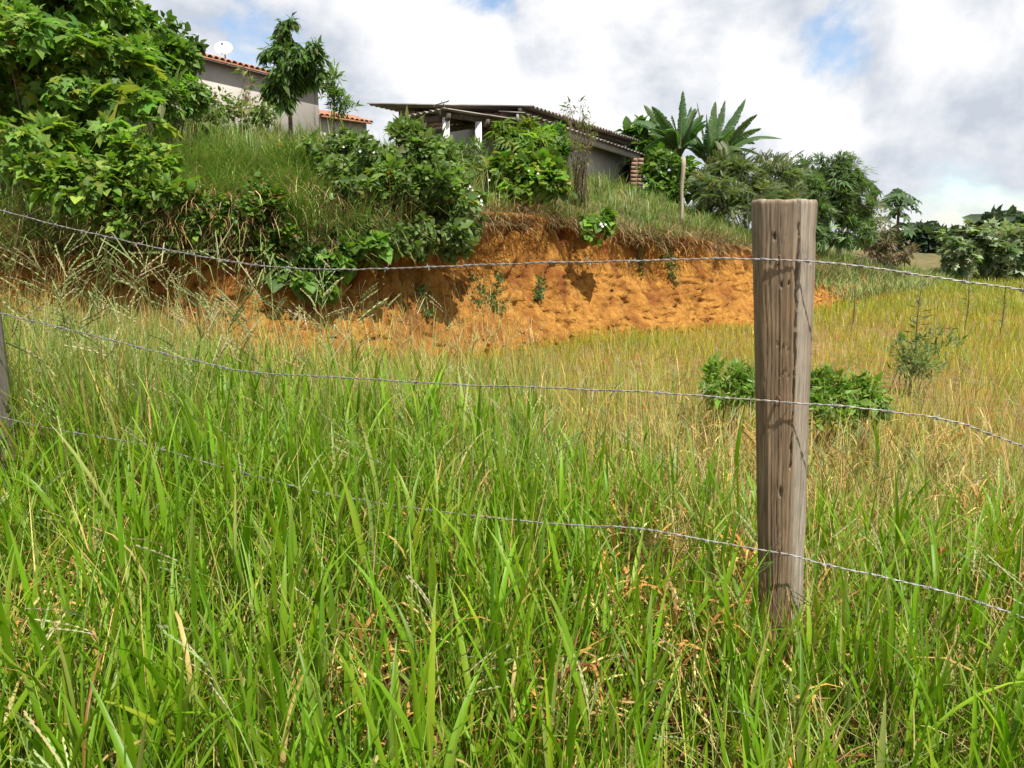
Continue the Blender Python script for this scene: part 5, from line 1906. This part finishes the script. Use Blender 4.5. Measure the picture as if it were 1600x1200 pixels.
# hillside grass, and the tufts that hang over the lip
hp = Pile()
nt2 = 8200
yt = 7.0 + 25 * rs.rand(nt2) ** 1.25
xt = frustum_x(yt, nt2, rs, 1.0, .74)
sb, ib = side(xt, yt, TOPc)
k = (sb > -.05) & (sb < 14)
xt, yt = xt[k], yt[k]
PER = 17
n = len(xt) * PER
tr = np.repeat(rs.uniform(.03, .16, len(xt)), PER) * np.sqrt(rs.rand(n))
ta = rs.uniform(0, 6.28, n)
x, y = np.repeat(xt, PER) + tr * np.cos(ta), np.repeat(yt, PER) + tr * np.sin(ta)
sb, ib = side(x, y, TOPc)
tlen = np.repeat(np.exp(rs.normal(0, .28, len(xt))), PER)
tcolr = np.repeat(np.exp(rs.normal(0, .18, len(xt))), PER)
tdry = np.repeat(rs.rand(len(xt)) < .16, PER)
z = np.concatenate([hill_z(x[a:a + 30000], y[a:a + 30000]) for a in range(0, n, 30000)])
pt_ = fbm(x * .6, y * .6, seed=91, octv=3)
lush = sstep(.1, -.6, x / np.maximum(y, 1))
L = rs.uniform(.22, .58, n) * (1 + .3 * pt_) * (1 + .3 * lush) * tlen * (1 - .4 * sstep(12, 20, y))
cA = palette(n, [(.10, .20, .03), (.14, .23, .04), (.08, .15, .03)], [4, 3, 3], .15, rs)
cB = palette(n, [(.20, .22, .08), (.30, .25, .11), (.15, .20, .07)], [3, 2, 3], .15, rs)
pb2 = rs.rand(n) < np.where(tdry, .6, 0) + np.clip(.28 + .25 * pt_ + .35 * sstep(.9, .0, sb) - .1 * lush, 0, 1)
col = np.where(pb2[:, None], cB, cA) * tcolr[:, None]
rgt = sstep(.25, .5, x / y)[:, None]
col = col * (1 - .4 * rgt) + np.array([.16, .22, .075]) * .4 * rgt
W = rs.uniform(.006, .013, n) * np.maximum(1, y / 12)
az = ta + rs.normal(0, .5, n)
v, f, tc_, _ = blades(np.column_stack([x, y, z - .02]), L, W, az, np.abs(rs.normal(.22, .2, n)), np.abs(rs.normal(.95, .6, n)), seg=3, belly=.8)
hp.add(v, f, blade_cols(col, tc_, (.17, .15, .06)))
hg = hp.build('hillside_grass', M['grass'])
tag(hg, 'long green grass covering the slope between the bank and the houses', 'grass', kind='stuff')

lipp = Pile()
n = 24000
k = rs.randint(0, len(LS), n)
vis = (LINE[k, 1] > 3) & (np.abs(LINE[k, 0]) < LINE[k, 1] * .8 + 1)
k = k[vis]
n = len(k)
dens = .35 + .65 * sstep(-.3, .4, vnoise(LS[k] * 1.6, 0 * k, seed=95))
kk = rs.rand(n) < dens
k = k[kk]
n = len(k)
d = rs.uniform(-.12, .35, n)
x, y = TOP[k, 0] + LN[k, 0] * d, TOP[k, 1] + LN[k, 1] * d
z = TOPZ[k] + np.where(d < 0, -.10, .0) + .1 * np.maximum(d, 0)
outaz = np.arctan2(-LN[k, 1], -LN[k, 0])
az = outaz + rs.normal(0, .6, n)
hgt = np.clip(LINE[k, 2], .3, 1)
L = rs.uniform(.22, .70, n) * hgt
dry_ = rs.rand(n) < .62
ln = np.where(dry_, rs.uniform(.7, 1.6, n), rs.uniform(.1, 1.0, n))
cu = np.where(dry_, rs.uniform(.6, 1.6, n), rs.uniform(.2, 1.2, n))
col = np.where(dry_[:, None], palette(n, [(.30, .20, .09), (.22, .13, .06), (.36, .27, .14), (.15, .10, .05)], [3, 3, 2, 2], .2, rs), palette(n, [(.13, .17, .05), (.09, .15, .03), (.2, .19, .08)], [3, 3, 2], .15, rs))
v, f, tc_, _ = blades(np.column_stack([x, y, z]), L, rs.uniform(.005, .009, n) * np.maximum(1, y / 11), az, ln, cu, seg=3, belly=.8)
lipp.add(v, f, blade_cols(col, tc_))
n = 15000
k = rs.randint(0, len(LS), n)
kx = LINE[k, 0]
k = k[(rs.rand(n) < sstep(-1.2, .2, kx) * sstep(9.5, 7.5, kx) * (.25 + .75 * sstep(-.2, .5, vnoise(LS[k] * 1.3, 0 * kx, seed=96))))]
n = len(k)
d = rs.uniform(-.22, .12, n)
x, y = TOP[k, 0] + LN[k, 0] * d, TOP[k, 1] + LN[k, 1] * d
z = TOPZ[k] + rs.uniform(-.22, .10, n)
az = np.arctan2(-LN[k, 1], -LN[k, 0]) + rs.normal(0, .9, n)
col = palette(n, [(.30, .20, .09), (.20, .12, .055), (.38, .28, .14), (.13, .08, .04), (.20, .19, .07)], [3, 3, 2, 2, 2], .2, rs)
v, f, tc_, _ = blades(np.column_stack([x, y, z]), rs.uniform(.18, .5, n), rs.uniform(.006, .011, n) * np.maximum(1, y / 12), az, rs.uniform(.5, 1.8, n), rs.uniform(.6, 1.8, n), seg=3, belly=.8)
lipp.add(v, f, blade_cols(col, tc_))
# dead thatch under the shrubs at the left
n = 1500
cx_ = rs.choice(4, n)
c0 = np.array([V3(at(300, 318, 8.1)), V3(at(345, 340, 8.1)), V3(at(265, 345, 8.0)), V3(at(450, 310, 8.9))])[cx_]
sp_ = rs.normal(0, 1, (n, 3)) * [.30, .10, .10]
v, f, tc_, _ = blades(c0 + sp_, rs.uniform(.15, .45, n), rs.uniform(.004, .009, n), -np.pi / 2 + rs.normal(0, 1.0, n), rs.uniform(.6, 2.2, n), rs.uniform(.4, 1.8, n), seg=3, belly=.8)
lipp.add(v, f, blade_cols(palette(n, [(.36, .25, .11), (.26, .16, .07), (.45, .34, .17), (.16, .18, .06)], [3, 3, 2, 1.5], .2, rs), tc_))
n = 9000
cx_ = rs.choice(60, n)
tx_, ty_ = rs.uniform(255, 500, 60), rs.uniform(215, 330, 60)
c0 = np.array([V3(at(a, b, 8.15 + (330 - b) * .028)) for a, b in zip(tx_, ty_)])
c0[:, 2] = np.maximum(np.minimum(c0[:, 2], hill_z(c0[:, 0], c0[:, 1]) + .15), hill_z(c0[:, 0], c0[:, 1]) - .05)
c0 = c0[cx_]
sp_ = rs.normal(0, 1, (n, 3)) * [.10, .06, .02]
v, f, tc_, _ = blades(c0 + sp_, rs.uniform(.35, .8, n), rs.uniform(.006, .012, n), -np.pi / 2 + rs.normal(0, 1.3, n), rs.uniform(.05, .6, n), rs.uniform(.6, 2.0, n), seg=3, belly=.8)
lipp.add(v, f, blade_cols(palette(n, [(.15, .26, .04), (.20, .30, .05), (.11, .20, .03), (.30, .27, .10)], [4, 3, 3, 1], .2, rs), tc_))
# grass mat that spills over the left part of the bank
n = 26000
k = rs.randint(0, len(LS), n)
kx = LINE[k, 0]
prob = sstep(-.3, -2.0, kx) * (np.abs(kx) < 9)
k = k[rs.rand(n) < prob]
n = len(k)
d = rs.uniform(-.28, .08, n)
tlow = rs.rand(n) ** 1.5 * .45
x, y = TOP[k, 0] + LN[k, 0] * d, TOP[k, 1] + LN[k, 1] * d
z = TOPZ[k] - tlow * .85 + .2
az = np.arctan2(-LN[k, 1], -LN[k, 0]) + rs.normal(0, .8, n)
L = rs.uniform(.3, .85, n)
col = palette(n, [(.14, .22, .05), (.18, .24, .06), (.32, .24, .10), (.09, .15, .03), (.27, .18, .08)], [4, 3, 2.5, 2, 2.5], .2, rs)
v, f, tc_, _ = blades(np.column_stack([x, y, z]), L, rs.uniform(.005, .01, n), az, rs.uniform(.1, 1.2, n), rs.uniform(.5, 2.0, n), seg=3, belly=.8)
lipp.add(v, f, blade_cols(col, tc_))
n = 26000
k = rs.randint(0, len(LS), n)
kx = LINE[k, 0]
k = k[(rs.rand(n) < sstep(7.4, 9.0, kx)) & (kx < 40)]
n = len(k)
tt_ = rs.rand(n) * 1.0
d = SETBACK * tt_ ** .85 - .1 - .55 * rs.rand(n) * (tt_ < .45)
x, y = LINE[k, 0] + LN[k, 0] * d, LINE[k, 1] + LN[k, 1] * d
z = field_z(x, y) + tt_ * LINE[k, 2] - .05
col = palette(n, [(.16, .24, .07), (.22, .27, .09), (.34, .28, .13), (.14, .22, .055)], [4, 3, 2, 3], .2, rs)
v, f, tc_, _ = blades(np.column_stack([x, y, z]), rs.uniform(.25, .5, n), rs.uniform(.012, .02, n), rs.uniform(0, 6.28, n), rs.uniform(.1, .8, n), rs.uniform(.3, 1.2, n), seg=3, belly=.8)
lipp.add(v, f, blade_cols(col, tc_))
lg = lipp.build('hanging_grass', M['dry'])
tag(lg, 'brown and green grass hanging over the lip of the orange bank', 'grass', kind='stuff')

straw = Pile()
n = 5200
k = rs.randint(0, ns, n)
r_i = rs.randint(8, 70, n)
lowk = rs.rand(n) < np.where(r_i < 34, .9, .3)
k, r_i = k[lowk], r_i[lowk]
vis = (np.abs(LINE[k, 0]) < LINE[k, 1] * .8 + 1) & (LINE[k, 0] < 10)
k, r_i = k[vis], r_i[vis]
n = len(k)
bp = np.column_stack([bvx[r_i, k], bvy[r_i, k], zb[r_i, k]]) - np.column_stack([LN[k], np.zeros(n)]) * .01
v, f, tc_, _ = blades(bp, rs.uniform(.06, .22, n), rs.uniform(.004, .008, n), np.arctan2(-LN[k, 1], -LN[k, 0]) + rs.normal(0, .9, n), rs.uniform(.3, 1.8, n), rs.uniform(.2, 1.6, n), seg=2, belly=.8)
straw.add(v, f, blade_cols(palette(n, [(.46, .32, .11), (.38, .22, .06), (.20, .22, .05), (.30, .16, .04)], [3, 3, 1.6, 2], .2, rs), tc_))
n = 12000                                            # pale grass rooted on the apron of the left bank
k = rs.randint(0, ns, n)
k = k[(LINE[k, 0] < .2) & (LINE[k, 0] > -7.5)]
n = len(k)
r_i = (6 + 26 * rs.rand(n) ** 1.4).astype(int)
bp = np.column_stack([bvx[r_i, k], bvy[r_i, k], zb[r_i, k] - .02])
v, f, tc_, _ = blades(bp, rs.uniform(.15, .55, n) * (1 + .7 * sstep(-2.2, -4.2, LINE[k, 0])), rs.uniform(.004, .008, n), rs.uniform(0, 6.28, n), np.abs(rs.normal(.15, .2, n)), rs.uniform(.1, 1.2, n), seg=3, belly=.8)
straw.add(v, f, blade_cols(palette(n, [(.46, .36, .16), (.40, .28, .10), (.24, .30, .10), (.32, .32, .12)], [3, 2, 3, 3], .2, rs), tc_))
so = straw.build('bank_straw', M['dry'])
tag(so, 'bits of straw and sprouting grass clinging to the orange bank face', 'straw', kind='stuff')

# clods of earth that have fallen to the foot of the bank
n = 900
k = rs.randint(0, len(LS), n)
vis = (np.abs(LINE[k, 0]) < LINE[k, 1] * .8) & (LINE[k, 0] > -6) & (LINE[k, 0] < 10)
k = k[vis]
n = len(k)
ico = []
g = (1 + 5 ** .5) / 2
iv = np.array([(-1, g, 0), (1, g, 0), (-1, -g, 0), (1, -g, 0), (0, -1, g), (0, 1, g), (0, -1, -g), (0, 1, -g), (g, 0, -1), (g, 0, 1), (-g, 0, -1), (-g, 0, 1)]) / 1.9
if_ = np.array([(0, 11, 5), (0, 5, 1), (0, 1, 7), (0, 7, 10), (0, 10, 11), (1, 5, 9), (5, 11, 4), (11, 10, 2), (10, 7, 6), (7, 1, 8), (3, 9, 4), (3, 4, 2), (3, 2, 6), (3, 6, 8), (3, 8, 9), (4, 9, 5), (2, 4, 11), (6, 2, 10), (8, 6, 7), (9, 8, 1)])
d = -rs.rand(n) ** 1.4 * .75 + .05
pos = np.column_stack([LINE[k, 0] + LN[k, 0] * d, LINE[k, 1] + LN[k, 1] * d, np.zeros(n)])
pos[:, 2] = field_z(pos[:, 0], pos[:, 1]) + np.clip(.30 + d * .5, 0.0, .3) * rs.rand(n)
v, f = scatter(iv, if_, pos, frames(unit(n, rs), unit(n, rs)), .018 + .05 * rs.rand(n, 3) ** 2.5)
v += rs.normal(0, .004, v.shape)
cl_ = mk('fallen_clods', v, f, M['soil'], smooth=False)
tag(cl_, 'crumbled orange clods scattered along the foot of the bank', 'clods', kind='stuff')
